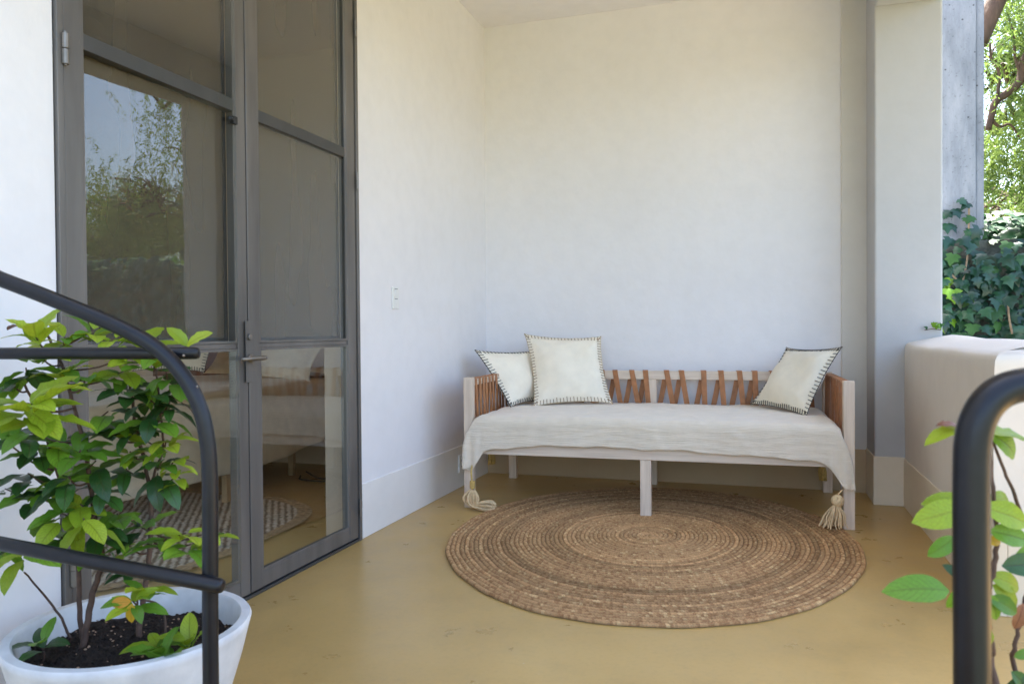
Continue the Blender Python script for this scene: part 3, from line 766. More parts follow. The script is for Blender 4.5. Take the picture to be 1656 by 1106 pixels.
# =================================================================== PILLOWS
def make_pillow(name, cs, thick, mat, thread, label, cat, group=None, seed=1, stitch_every=0.021, cordr=0.0022, sag=0.05, borders=(1, 1, 1, 1), cord_mat=None, ears=0.012):
    rd = random.Random(seed)
    BLc, BRc, TRc, TLc = [Vector(c) for c in cs]
    cen = (BLc + BRc + TRc + TLc) / 4
    base = Vector((cen.x, cen.y, min(c.z for c in cs)))
    nrm = (BRc - BLc).cross(TLc - BLc).normalized()
    if nrm.dot(CAM - cen) < 0: nrm = -nrm
    root = empty(name, base, 0, label, cat, group)
    W = (BRc - BLc).length; H = (TLc - BLc).length
    def outline(u, v):
        p = BLc.lerp(BRc, u).lerp(TLc.lerp(TRc, u), v)
        eu = math.sin(math.pi * v); ev = math.sin(math.pi * u)
        cu = (0.5 - u); cv = (0.5 - v)
        ex = (BRc - BLc).normalized(); ey = (TLc - BLc).normalized()
        p = p + ex * (cu * 2 * abs(cu * 2) ** 1.5 * sag * W * (eu ** 0.7)) + ey * (cv * 2 * abs(cv * 2) ** 1.5 * sag * H * (ev ** 0.7))
        return p
    n = 34; V = []; F = []; uv = []
    fl = 0.035
    for side in (1, -1):
        for j in range(n + 1):
            for i in range(n + 1):
                u, v = i / n, j / n
                a = min(1, max(0, (min(u, 1 - u) - fl) / (0.5 - fl))); b = min(1, max(0, (min(v, 1 - v) - fl) / (0.5 - fl)))
                sh = (1 - (1 - a) ** 2.4) ** 0.75 * (1 - (1 - b) ** 2.4) ** 0.75
                p = outline(u, v)
                wr = 0.0
                if sh > 0: wr = 0.006 * math.sin(7 * u + 5 * v + seed) * sh + 0.006 * math.sin(15 * (u - v) + seed * 2) * (1 - sh) * sh * 2
                # corner puckers
                dcr = min((u - .0) ** 2 + v ** 2, (1 - u) ** 2 + v ** 2, u * u + (1 - v) ** 2, (1 - u) ** 2 + (1 - v) ** 2) ** .5
                wr += 0.010 * math.exp(-((dcr - .22) / .1) ** 2) * math.sin(math.atan2(min(v, 1 - v), min(u, 1 - u) + 1e-6) * 9) * sh
                droop = Vector((0, 0, -0.022)) * sh * (1 - v)
                wr += (-0.010 * math.exp(-((u - .62) / .16) ** 2 - ((v - .55) / .2) ** 2) + 0.004 * math.sin(9 * v + 4 * u * u + seed) * sh) * (1 if side > 0 else 0)
                V.append(tuple(p + nrm * (side * (thick * sh + 0.0025) + wr * side) + droop - base))
    k = (n + 1) ** 2
    for s in (0, 1):
        for j in range(n):
            for i in range(n):
                q = (s * k + j * (n + 1) + i, s * k + j * (n + 1) + i + 1, s * k + (j + 1) * (n + 1) + i + 1, s * k + (j + 1) * (n + 1) + i)
                F.append(q if s == 0 else q[::-1])
    rim = [(i, 0) for i in range(n)] + [(n, j) for j in range(n)] + [(n - i, n) for i in range(n)] + [(0, n - j) for j in range(n)]
    for a, b in zip(rim, rim[1:] + rim[:1]):
        ia = a[1] * (n + 1) + a[0]; ib = b[1] * (n + 1) + b[0]
        F.append((ia, ia + k, ib + k, ib))
    o = mesh_np('cushion', V, F, mat, root)
    bm = bmesh.new(); bm.from_mesh(o.data); bmesh.ops.recalc_face_normals(bm, faces=bm.faces); bm.to_mesh(o.data); bm.free()
    # blanket stitch
    bm = bmesh.new(); bm2 = bmesh.new()
    edges = (lambda t: (t, 0), lambda t: (1, t), lambda t: (1 - t, 1), lambda t: (0, 1 - t))
    for e, on_ in zip(edges, borders):
        if not on_: continue
        L = W if e(0.3)[1] in (0, 1) else H
        m = int(L / stitch_every)
        line = []
        for i in range(m + 1):
            u, v = e(i / m); p = outline(u, v); line.append(p - base)
            t = 0.055 + rd.uniform(-.008, .008)
            ui, vi = u + (0.5 - u) * 0, v
            if v in (0, 1): vi = t if v == 0 else 1 - t; ui = u
            else: ui = t if u == 0 else 1 - t; vi = v
            ui = min(max(ui, t * .6), 1 - t * .6); vi = min(max(vi, t * .6), 1 - t * .6)
            q = outline(ui, vi)
            a = min(1, max(0, (min(ui, 1 - ui) - fl) / (0.5 - fl))); b = min(1, max(0, (min(vi, 1 - vi) - fl) / (0.5 - fl)))
            sh = (1 - (1 - a) ** 2.4) ** 0.75 * (1 - (1 - b) ** 2.4) ** 0.75
            q = q + nrm * (thick * sh + 0.0045)
            tube(bm, [p - base - nrm * .004, p - base + nrm * 0.003, q - base], cordr, 5)
        tube(bm2, line, cordr * 1.25, 5)
    from_bm('stitching', bm, thread, o, smooth=True)
    from_bm('edge_cord', bm2, cord_mat or thread, o, smooth=True)
    return root
zs = 0.532
make_pillow('pillow', (Vector((0.370, -0.60, zs - .004)), Vector((0.47, -0.20, zs)), Vector((0.40, -0.12, 0.868)), on(768, 566, 1, -0.52)), 0.078, PILLOW, THREAD_D,
            'white cushion with dark stitched edge leaning on the left arm of the daybed', 'cushion', 'cushions on the daybed', 2)
p2 = (on(863, 655, 1, -0.46), on(991, 650, 1, -0.33), on(972, 544, 1, -0.14), on(848, 540, 1, -0.20))
p2 = [c - Vector((0, 0, .010)) if i < 2 else c for i, c in enumerate(p2)]
make_pillow('pillow', p2, 0.078, PILLOW, THREAD_B,
            'larger square white cushion with brown stitches standing second from left on the daybed', 'cushion', 'cushions on the daybed', 3, cord_mat=THREAD_M)
p3 = (on(1214, 652, 1, -0.20), on(1304, 672, 1, -0.66), on(1362, 561, 1, -0.46), on(1272, 562, 1, -0.10))
p3 = [c - Vector((0, 0, .006)) if i < 2 else c for i, c in enumerate(p3)]
make_pillow('pillow', p3, 0.075, PILLOW_W, THREAD_D,
            'cream cushion with black blanket stitch leaning on the right arm of the daybed', 'cushion', 'cushions on the daybed', 4)

# =================================================================== ROOM INTERIOR
bx = empty('bed', (-1.95, -1.0, 0), label='wide bed with pale bedspread seen inside through the glass door', cat='bed')
def to(b, o): return (b[0] - o[0], b[1] - o[0], b[2] - o[1], b[3] - o[1], b[4], b[5])
BO = (-1.95, -1.0)
OAK = wood_mat('oak', (0.36, 0.23, 0.12), (0.52, 0.36, 0.20), axis='z')
REDW = wood_mat('red_brown_wood', (0.10, 0.035, 0.02), (0.20, 0.07, 0.035), axis='x')
for (x, y) in ((-1.16, -1.33), (-1.30, -0.45), (-2.7, -2.2), (-2.7, -0.2)):
    boxo('leg', to((x - .02, x + .02, y - .02, y + .02, 0, 0.25), BO), OAK, bx, 0.003)
boxo('base', to((-2.74, -1.20, -2.25, -0.08, 0.25, 0.40), BO), REDW, bx, 0.004)
boxo('mattress', to((-2.74, -1.19, -2.26, -0.10, 0.401, 0.62), BO), MATTR, bx, 0.04, 3)
boxo('headboard', to((-2.85, -0.95, -0.07, -0.02, 0.35, 0.93), BO), REDW, bx, 0.006)
def bedspread():
    NU, ND = 120, 30
    ys = np.linspace(-2.32, -0.11, NU); rows = []
    for j in range(14):
        x = -2.74 + (1.55) * j / 13
        rows.append(np.stack([np.full(NU, x), ys, 0.668 + 0.008 * np.sin(ys * 9 + x * 5) + 0.004 * np.sin(ys * 23 + x)], -1))
    for j in range(6):
        a = (j + 1) / 6 * math.pi / 2
        rows.append(np.stack([np.full(NU, -1.19 + 0.05 * math.sin(a)), ys, 0.668 - 0.05 * (1 - math.cos(a)) + 0.006 * np.sin(ys * 9)], -1))
    zh = np.interp(ys, [-2.3, -1.9, -1.04, -0.7, -0.4, -0.18], [0.19, 0.186, 0.17, 0.20, 0.235, 0.30])
    for j in range(ND):
        f = (j + 1) / ND; z = 0.618 * (1 - f) + zh * f
        fold = 0.012 * f * np.sin(ys * 14) + 0.03 * f * np.exp(-((ys + .25) / .25) ** 2) * (1 + np.sin(ys * 40) * .4)
        rows.append(np.stack([-1.14 + 0.02 * f + fold, ys, z], -1))
    G = np.array(rows) - np.array([BO[0], BO[1], 0]); nr = len(rows)
    I = np.arange(nr - 1)[:, None] * NU + np.arange(NU - 1)[None, :]
    F = np.stack([I, I + NU, I + 1 + NU, I + 1], -1).reshape(-1, 4)
    o = mesh_np('bedspread', G.reshape(-1, 3), F, BEDC, bx); s = o.modifiers.new('t', 'SOLIDIFY'); s.thickness = 0.006; s.offset = -1
bedspread()
make_pillow('bed_pillow', (Vector((-2.0, -.50, .71)), Vector((-1.14, -.46, .66)), Vector((-1.09, -.30, .93)), Vector((-2.0, -.32, .955))), .10, BEDC, THREAD_M, 'wrinkled cream pillow lying at the front of the indoor bed', 'pillow', None, 11, borders=(0, 0, 0, 0))
make_pillow('bed_pillow', (Vector((-2.1, -.18, .70)), Vector((-1.17, -.18, .70)), Vector((-1.10, -.09, 1.03)), Vector((-2.1, -.09, 1.03))), .05, BEDC, THREAD_M, 'cream pillow standing against the headboard behind the wrinkled pillow', 'pillow', None, 12, borders=(0, 0, 0, 0))
yq = -0.75
make_pillow('bed_cushion', (on(215, 600, 1, yq - .15), on(331, 602, 1, yq - .15), on(368, 505, 1, yq), on(256, 504, 1, yq)), .06, BEDC, THREAD_D, 'square indoor cushion with dark stitched edge propped on the bed', 'cushion', None, 13)
# bedside table with a blue book
nt_ = empty('bedside_table', (-0.72, -0.28, 0), label='small dark wooden bedside table just inside the door jamb', cat='table')
boxo('table_top', (-0.22, 0.22, -0.2, 0.2, 0.50, 0.525), REDW, nt_, 0.003)
for x in (-.2, .2):
    for y in (-.18, .18): boxo('leg', (x - .015, x + .015, y - .015, y + .015, 0, 0.5), REDW, nt_, 0.002)
BLUE = simple('blue_cover', (0.03, 0.14, 0.24), 0.5, 0.05, 10, 0)
bk = tag(boxo('book', (-0.13, 0.13, -0.09, 0.09, 0, 0.03), BLUE, None, 0.003), 'blue book lying on the bedside table inside', 'book'); bk.location = (-0.78, -0.30, 0.5255)
# cable
bm = bmesh.new(); tube(bm, spline([(-1.25, -.35, .008), (-1.0, -.55, .008), (-.8, -.42, .01), (-.6, -.5, .008), (-.8, -.6, .008), (-1.1, -.62, .008), (-1.2, -.5, .008)], 8), .006, 6)
tag(from_bm('cable', bm, RUBBER, smooth=True), 'thin black cable looped on the indoor floor under the bed edge', 'cable')
# woven rug in the room
def room_rug():
    NX, NY = 330, 330
    xs_ = np.linspace(-2.4, -0.43, NX); ys_ = np.linspace(-3.0, -1.12, NY)
    X, Y = np.meshgrid(xs_, ys_, indexing='ij')
    rowid = np.floor((Y) / 0.045); ph = X * 95 + (rowid % 2) * math.pi
    Z = 0.006 + 0.006 * np.abs(np.sin(Y / 0.045 * math.pi)) * (0.65 + .35 * np.sin(ph + Y * 60))
    # rounded outline
    cx_, cy_ = -1.42, -2.06; a, b = .99, .94
    d = (np.abs((X - cx_) / a) ** 3.2 + np.abs((Y - cy_) / b) ** 3.2)
    hs = (np.sin(rowid * 12.9 + np.floor(X / .012) * 78.2) * 43758.5) % 1
    dg = np.sin(2 * math.pi * (X * .8 + Y * .55) / .034 + hs * 1.4)
    C = np.where((dg > -.15)[..., None], np.array([.66, .56, .43]), np.array([.20, .14, .09])) * (.8 + .3 * hs[..., None])
    edge = (d > .80)[..., None]; C = np.where(edge, np.array([.40, .27, .14]) * (.75 + .5 * hs[..., None]), C)
    idx = np.arange(NX * NY).reshape(NX, NY)
    q = np.stack([idx[:-1, :-1], idx[1:, :-1], idx[1:, 1:], idx[:-1, 1:]], -1).reshape(-1, 4)
    keep = (d[:-1, :-1] < 1).ravel(); q = q[keep]
    m, nt, bs = new_mat('woven_wool'); at_ = nt.nodes.new('ShaderNodeAttribute'); at_.attribute_name = 'tone'; nt.links.new(at_.outputs['Color'], bs.inputs['Base Color']); bs.inputs['Roughness'].default_value = .95
    o = mesh_np('woven_rug', np.stack([X, Y, Z], -1).reshape(-1, 3), q, m, color=C.reshape(-1, 3))
    tag(o, 'cream and brown woven rug with jute border on the indoor floor beside the bed', 'rug')
room_rug()
# ceiling lamp of the room
lp = empty('ceiling_lamp', (-2.32, -1.22, 3.09), label='dark unlit ceiling lamp seen at the top left of the door glass', cat='lamp')
bm = bmesh.new(); tube(bm, [(0, 0, 0), (0, 0, -0.05)], 0.05, 20); from_bm('ceiling_rose', bm, STEEL_D, lp)
bm = bmesh.new(); tube(bm, [(0, 0, -0.05), (0, 0, -0.09), (0, 0, -0.16), (0, 0, -0.19)], [.06, .13, .15, .15], 28); from_bm('lamp_shade', bm, RUBBER, lp, smooth=False)

# =================================================================== RAILINGS
rl = empty('stair_railing', at(340, 1106, 1.5) * 1.0, label='black steel stair railing curving down in front of the white planter', cat='railing')
rl.location = (0.822, -3.905, 0)
RO = Vector(rl.location)
def rtube(name, pts, r, parent, O, seg=18):
    bm = bmesh.new(); tube(bm, [Vector(p) - O for p in pts], r, seg); return from_bm(name, bm, RAIL, parent, smooth=True, bevel=0.0)
top = [at(-260, 370, 1.55), at(-60, 427, 1.53), at(0, 451, 1.52), at(60, 474, 1.515), at(120, 498, 1.51), at(180, 523, 1.505), at(230, 548, 1.5), at(262, 570, 1.5), at(288, 597, 1.5), at(310, 630, 1.5), at(326, 668, 1.5), at(335, 710, 1.5), at(339, 760, 1.5), at(340, 850, 1.5), at(340, 1000, 1.5)]
pb = at(341, 1106, 1.5); top.append(pb); top.append(Vector((pb.x, pb.y, 0.0)))
rtube('handrail', spline(top, 5), 0.0152, rl, RO, 20)
def rod(name, a, b, r, parent, O):
    d = (b - a).normalized()
    pts = [a, a.lerp(b, .5), b - d * r * .6, b - d * r * .15, b]; rad = [r, r, r, r * .85, r * .45]
    bm = bmesh.new(); tube(bm, [p - O for p in pts], rad, 16); return from_bm(name, bm, RAIL, parent, smooth=True)
rod('middle_rod', at(-260, 572, 1.62), at(322, 571, 1.528), 0.0122, rl, RO)
rod('lower_rod', at(-200, 840, 1.66), at(361, 948, 1.472), 0.0145, rl, RO)
# weld marks
for (u, v) in ((297, 575), (319, 625)):
    bm = bmesh.new(); bmesh.ops.create_icosphere(bm, subdivisions=1, radius=0.0028); p = at(u, v, 1.484) - RO
    for w in bm.verts: w.co += p
    from_bm('weld_spot', bm, BARE, rl, smooth=True)

rr_ = empty('stair_railing', (2.033, -4.298, 0), label='black steel handrail post bending right at the right edge of the picture', cat='railing')
RO2 = Vector(rr_.location)
top = [at(1572, 1106, .75), at(1571, 900, .75), at(1571, 760, .75), at(1573, 715, .75), at(1581, 680, .75), at(1597, 652, .75), at(1620, 633, .75), at(1650, 623, .75), at(1700, 617, .752), at(1800, 606, .76), at(2000, 585, .78)]
pb = top[0]; top = [Vector((pb.x, pb.y, 0.0)), Vector((pb.x, pb.y, .3))] + top
rtube('handrail', spline(top, 5), 0.0163, rr_, RO2, 24)
rod('lower_rod', at(1571, 1190, .75), at(2000, 1150, .78), 0.0125, rr_, RO2)

# =================================================================== PLANTERS
POTM = simple('chalky_white_cement', (0.66, 0.66, 0.67), 0.8, 0.12, 14, 0.35, 0.002)
def soil_mat():
    m, nt, b = new_mat('dark_potting_soil'); v = coords(nt)
    nt.links.new(ramp(nt, noise(nt, v, 60, 6, .75), [(0.3, (0.012, 0.008, 0.006)), (0.6, (0.045, 0.026, 0.018)), (0.8, (0.10, 0.06, 0.04))]), b.inputs['Base Color'])
    b.inputs['Roughness'].default_value = .95; bump(nt, b, noise(nt, v, 45, 6, .7), 1.0, .02); return m
SOIL = soil_mat()
def planter(loc, r, h, label):
    o = empty('planter', loc, 0, label, 'planter')
    prof = [(r * .62, 0), (r * .66, .004), (r * .80, h * .35), (r * .92, h * .7), (r * .985, h * .93), (r, h - .006), (r - .004, h), (r - .024, h), (r - .029, h - .006), (r - .034, h - .04), (r * .84, h * .7)]
    seg = 96; V = []; F = []
    for (pr, pz) in prof:
        for k in range(seg): V.append((pr * math.cos(2 * math.pi * k / seg), pr * math.sin(2 * math.pi * k / seg), pz))
    for j in range(len(prof) - 1):
        for k in range(seg): F.append((j * seg + k, j * seg + (k + 1) % seg, (j + 1) * seg + (k + 1) % seg, (j + 1) * seg + k))
    pot = mesh_np('pot', V, F, POTM, o); 
    try: pot.data.set_sharp_from_angle(angle=R_(50))
    except Exception: pass
    n = 70; sz = h - .062; sr = r * .90
    V = []; F = []
    for j in range(n + 1):
        rr = sr * (j / n)
        for k in range(seg):
            a = 2 * math.pi * k / seg; x, y = rr * math.cos(a), rr * math.sin(a)
            V.append((x, y, sz + .010 * math.sin(x * 40 + 1) * math.cos(y * 33) + rng.normal(0, .0028) + .02 * (1 - j / n)))
    for j in range(n):
        for k in range(seg): F.append((j * seg + k, (j + 1) * seg + k, (j + 1) * seg + (k + 1) % seg, j * seg + (k + 1) % seg))
    mesh_np('soil', V, F, SOIL, o, smooth=False)
    # clods, bark chips and pale perlite grains
    bm = bmesh.new()
    for k in range(700):
        a = random.uniform(0, 6.283); q = sr * math.sqrt(random.random()) * .97
        s = random.uniform(.003, .008)
        x, y = q * math.cos(a), q * math.sin(a); z = sz + .010 * math.sin(x * 40 + 1) * math.cos(y * 33) + .02 * (1 - q / sr) + s * .3
        bmesh.ops.create_icosphere(bm, subdivisions=1, radius=s, matrix=Matrix.Translation((x, y, z)) @ Matrix.Rotation(random.uniform(0, 6), 4, 'X') @ Matrix.Diagonal((1, random.uniform(.5, 1), random.uniform(.35, .9), 1)))
    for i, m_ in enumerate((SOIL,)): pass
    tag(from_bm('soil_clods', bm, SOIL, o), kind='stuff')
    bm = bmesh.new()
    for k in range(150):
        a = random.uniform(0, 6.283); q = sr * math.sqrt(random.random()) * .96; s = random.uniform(.0018, .0042)
        x, y = q * math.cos(a), q * math.sin(a); z = sz + .010 * math.sin(x * 40 + 1) * math.cos(y * 33) + .02 * (1 - q / sr) + s * .9
        bmesh.ops.create_icosphere(bm, subdivisions=1, radius=s, matrix=Matrix.Translation((x, y, z)) @ Matrix.Diagonal((1, random.uniform(.5, 1), random.uniform(.4, .8), 1)))
    tag(from_bm('pale_grit', bm, simple('tan_grit', (.42, .26, .17), .9, .4, 40, 0), o), kind='stuff')
    return o
POT = Vector((0.40, -3.665, 0.0))
planter(POT, 0.272, 0.305, 'round white cement planter full of dark soil beside the steel door')

# leaves ---------------------------------------------------------------
def leaf_data(name, mat, wid=0.42, curl=0.18, fold=0.22, wave=0.0, n=9):
    V = []; UV = []; F = []
    cols = (-1, -.55, 0, .55, 1)
    for j in range(n):
        t = j / (n - 1)
        w = wid * 0.5 * (math.sin(math.pi * min(1, t ** 0.95)) ** 0.62) * (1 - .08 * t)
        if j == 0: w = 0.012
        if j == n - 1: w = 0.004
        for s in cols:
            x = s * w; y = t * (1 - curl * .25 * t)
            z = abs(s) * w * fold * .8 - curl * t * t + (.6 * wave * math.sin(t * 19 + s * 2) * abs(s) * w) + 0.05 * math.sin(math.pi * t)
            V.append((x, y, z)); UV.append((0.5 + s * .5, t))
    m = len(cols)
    for j in range(n - 1):
        for i in range(m - 1):
            F.append((j * m + i, j * m + i + 1, (j + 1) * m + i + 1, (j + 1) * m + i))
    o = mesh_np(name, V, F, mat, uv=UV); me = o.data; bpy.data.objects.remove(o); return me
LEAVES = {k: [leaf_data('leaf_' + k, m, w, c, f, wv) for (w, c, f, wv) in ((.52, .12, .25, .15), (.46, .28, .15, .1), (.56, .05, .35, .2), (.46, .4, .2, .12))]
          for k, m in (('bright', L_BRIGHT), ('mid', L_MID), ('dark', L_DARK), ('yellow', L_YEL), ('dead', L_DEAD))}
def put_leaf(me, p, d, up, size, parent, O, name='leaf'):
    d = Vector(d).normalized(); x = d.cross(Vector(up)); 
    if x.length < 1e-3: x = d.orthogonal()
    x.normalize(); z = x.cross(d)
    o = bpy.data.objects.new(name, me); COL.objects.link(o); o.parent = parent
    M = Matrix(((x.x, d.x, z.x, 0), (x.y, d.y, z.y, 0), (x.z, d.z, z.z, 0), (0, 0, 0, 1)))
    o.matrix_basis = Matrix.Translation(Vector(p) - O) @ M @ Matrix.Diagonal((size, size, size, 1))
    return o
def whorl(parent, O, c, n, size, kinds, rd, axis=None, lift=0.35, bias=None):
    axis = Vector(axis or (rd.uniform(-.3, .3), rd.uniform(-.35, .1), 1)).normalized()
    e1 = axis.orthogonal().normalized(); e2 = axis.cross(e1); a0 = rd.uniform(0, 6.28)
    for k in range(n):
        a = a0 + k * 2.399
        l = lift + rd.uniform(-.3, .3) - 0.10 * (n - k) / n * 2
        d = (e1 * math.cos(a) + e2 * math.sin(a)) + axis * l
        if bias is not None: d = d + Vector(bias)
        d.z -= 0.05
        s = size * rd.uniform(.68, 1.12)
        put_leaf(rd.choice(LEAVES[rd.choice(kinds)]), c + d.normalized() * .006 - axis * (.028 * k / n), d, axis + Vector((rd.uniform(-.2, .2), rd.uniform(-.2, .2), .2)), s, parent, O)
def camdir(du, dv, dd=0.0):
    """world direction for a step right, down and away as seen from the stairs"""
    return Vector(AX @ np.array([du, dv, dd]))

shr = empty('potted_shrub', POT + Vector((-0.03, 0, 0.24)), label='bushy shrub with yellow green young leaves filling the left of the planter', cat='shrub')
SO = Vector(shr.location)
rd = random.Random(31)
def stem(parent, O, pts, r0, r1, name='stem'):
    sp = spline(pts, 6); n = len(sp)
    sp = [p + Vector((rd.uniform(-1, 1), rd.uniform(-1, 1), 0)) * .0015 for p in sp]
    bm = bmesh.new(); tube(bm, [p - O for p in sp], [r0 + (r1 - r0) * i / (n - 1) for i in range(n)], 8)
    return from_bm(name, bm, STEM, parent, smooth=True)
D = 1.86
def A(u, v, d=D): return at(u, v, d)
def drop(p): return Vector((p.x, p.y, .235))
s1 = [drop(A(125, 1080, 1.84)), A(135, 1040, 1.84), A(150, 960, 1.86), A(165, 900, 1.86), A(150, 820, 1.84), A(140, 740, 1.82), A(120, 660, 1.8), A(100, 590, 1.8), A(75, 540, 1.8)]
s2 = [drop(A(140, 1060, 1.86)), A(130, 1000, 1.87), A(125, 900, 1.88), A(110, 820, 1.87), A(85, 740, 1.86), A(70, 690, 1.85), A(40, 620, 1.86)]
stem(shr, SO, s1, .0085, .003); stem(shr, SO, s2, .0065, .003)
clA = [  # u, v, depth, leaves, size, kinds, bias(du,dv)
 (58, 545, 1.72, 4, .085, 'b', (0, -.7)), (62, 575, 1.75, 5, .08, 'bbm', (.3, -.1)), (22, 565, 1.78, 4, .075, 'mb', (-.3, 0)), (105, 545, 1.8, 4, .075, 'bm', (.4, -.2)),
 (150, 535, 1.82, 4, .08, 'bm', (.3, -.2)), (185, 548, 1.8, 4, .08, 'b', (.5, 0)), (215, 570, 1.8, 4, .075, 'b', (.4, 0)), (42, 595, 1.8, 3, .075, 'dm', (0, .7)),
 (45, 652, 1.56, 4, .115, 'b', (.5, -.1)), (40, 655, 1.58, 3, .12, 'b', (-.2, .2)), (55, 668, 1.6, 2, .11, 'b', (.9, .35)), (100, 600, 1.78, 5, .08, 'bbm', (0, 0)), (140, 610, 1.8, 4, .08, 'bm', (.2, .1)),
 (15, 620, 1.8, 4, .08, 'md', (-.2, .3)), (50, 700, 1.75, 4, .085, 'md', (0, .3)), (20, 690, 1.8, 4, .09, 'dm', (-.3, .2)), (60, 725, 1.8, 4, .08, 'dm', (0, .5)),
 (95, 715, 1.78, 4, .085, 'md', (.2, .2)), (130, 728, 1.76, 5, .085, 'mmb', (.2, 0)), (155, 745, 1.8, 4, .09, 'md', (.1, .3)), (110, 770, 1.78, 5, .085, 'dm', (0, .3)), (165, 790, 1.82, 4, .085, 'd', (.1, .4)),
 (85, 790, 1.82, 4, .08, 'md', (-.3, .2)), (45, 765, 1.80, 3, .09, 'd', (-.6, .2)), (60, 800, 1.84, 3, .08, 'dm', (-.5, .3)), (130, 815, 1.8, 5, .085, 'mb', (0, .3)), (135, 838, 1.74, 3, .10, 'b', (0, 1.0)), (100, 830, 1.78, 3, .09, 'bm', (-.3, .8)),
 (165, 855, 1.84, 4, .08, 'dm', (.1, .3)), (100, 868, 1.80, 3, .085, 'md', (-.7, .2)), (150, 885, 1.84, 3, .07, 'm', (.1, .5)), (35, 890, 1.7, 4, .085, 'bm', (-.1, .5)), (5, 880, 1.72, 3, .08, 'dm', (-.2, .4)), (190, 830, 1.86, 4, .075, 'dm', (.2, .2)), (8, 790, 1.86, 2, .05, 'd', (-.2, .1)), (175, 665, 1.84, 4, .08, 'dm', (0, .3)), (200, 600, 1.84, 4, .08, 'bm', (0, .2))]
KN = {'b': 'bright', 'm': 'mid', 'd': 'dark', 'y': 'yellow', 'x': 'dead'}
def nearest(pts, c):
    sp = spline(pts, 6); best = min(sp, key=lambda p: (p - c).length + 0.6 * max(0, p.z - c.z + .03)); return best
def clusters(lst, root, O, stems):
    for (u, v, d, n, s, ks, b) in lst:
        c = at(u, v, d)
        q = min((nearest(st, c) for st in stems), key=lambda p: (p - c).length)
        mid = q.lerp(c, .5) + Vector((rd.uniform(-.01, .01), rd.uniform(-.01, .01), -.012))
        bm = bmesh.new(); tube(bm, [p - O for p in spline([q, mid, c], 4)], [.0028 - .0012 * i / 8 for i in range(9)], 6)
        from_bm('twig', bm, STEM, root, smooth=True)
        whorl(root, O, c, n + 2, s * 1.08, [KN[k] for k in ks], rd, bias=camdir(b[0], b[1], -.25))
clusters(clA, shr, SO, [s1, s2])
put_leaf(LEAVES['dead'][0], at(12, 534, 1.8), camdir(.8, -.3, -.2), Vector((0, 0, 1)), .05, shr, SO)
# bare side twig at the far left
stem(shr, SO, [A(0, 705, 1.86), A(30, 730, 1.86), A(60, 752, 1.86), A(85, 760, 1.86)], .002, .0028, 'twig')
stem(shr, SO, [drop(A(118, 1020, 1.9)), A(100, 1000, 1.9), A(70, 960, 1.88), A(40, 925, 1.8)], .0035, .002, 'twig')

sh2 = empty('potted_shrub', POT + Vector((0.06, 0.03, 0.24)), label='taller dark leaved shrub on a single brown stem in the middle of the planter', cat='shrub')
S2 = Vector(sh2.location)
s3 = [drop(A(222, 1050, 1.86)), A(225, 1020, 1.86), A(236, 940, 1.88), A(243, 870, 1.9), A(242, 800, 1.9), A(232, 740, 1.9), A(220, 700, 1.9), A(215, 650, 1.88), A(205, 600, 1.86)]
s4 = [A(242, 790, 1.9), A(252, 760, 1.9), A(262, 730, 1.9), A(262, 690, 1.88), A(255, 620, 1.86), A(250, 585, 1.86)]
stem(sh2, S2, s3, .0075, .003); stem(sh2, S2, s4, .0035, .002)
clB = [(250, 585, 1.82, 4, .085, 'mb', (.2, -.1)), (232, 560, 1.84, 4, .085, 'b', (-.3, -.2)), (268, 600, 1.84, 4, .08, 'md', (.1, .4)), (285, 620, 1.86, 3, .075, 'dm', (.1, .6)), (235, 640, 1.82, 5, .085, 'd', (0, .2)), (205, 628, 1.82, 4, .085, 'd', (-.2, 0)), (180, 700, 1.84, 3, .09, 'd', (-.4, 0)),
 (215, 690, 1.84, 4, .09, 'd', (0, .3)), (245, 670, 1.82, 3, .09, 'dm', (.2, .7)), (275, 650, 1.86, 3, .075, 'd', (.3, .4)), (210, 730, 1.86, 4, .07, 'mb', (0, -.1)), (240, 715, 1.86, 4, .07, 'mb', (.1, 0)), (268, 715, 1.84, 4, .065, 'b', (.3, .1)), (282, 745, 1.84, 4, .06, 'b', (.2, .3)), (262, 745, 1.84, 3, .07, 'md', (0, .3)), (255, 765, 1.86, 3, .085, 'd', (.2, .7)),
 (285, 768, 1.86, 3, .05, 'b', (.2, .4)), (205, 760, 1.88, 4, .08, 'dm', (-.1, .3)), (225, 850, 1.88, 4, .075, 'dm', (-.1, .2)), (205, 880, 1.84, 4, .055, 'bm', (0, .1)), (300, 862, 1.74, 5, .075, 'b', (-.1, .1)), (308, 880, 1.74, 4, .075, 'bm', (.3, .3)), (270, 870, 1.8, 2, .08, 'm', (-.6, 0)), (335, 862, 1.78, 3, .06, 'bm', (.3, .2)), (215, 915, 1.86, 2, .07, 'd', (-.3, .4))]
clusters(clB, sh2, S2, [s3, s4])
# the upright pair of leaves beside the handrail
c = at(302, 560, 1.66)
put_leaf(LEAVES['bright'][0], c, camdir(.62, -.38, -.1), camdir(-.4, -.6, -.7), .066, sh2, S2); put_leaf(LEAVES['bright'][0], c, camdir(-.55, -.6, 0), camdir(.6, -.5, -.6), .062, sh2, S2)
stem(sh2, S2, [at(262, 590, 1.8), at(285, 580, 1.72), c], .002, .0016, 'twig')
stem(sh2, S2, [at(275, 640, 1.86), at(300, 655, 1.8), at(322, 678, 1.78)], .0018, .0012, 'twig')

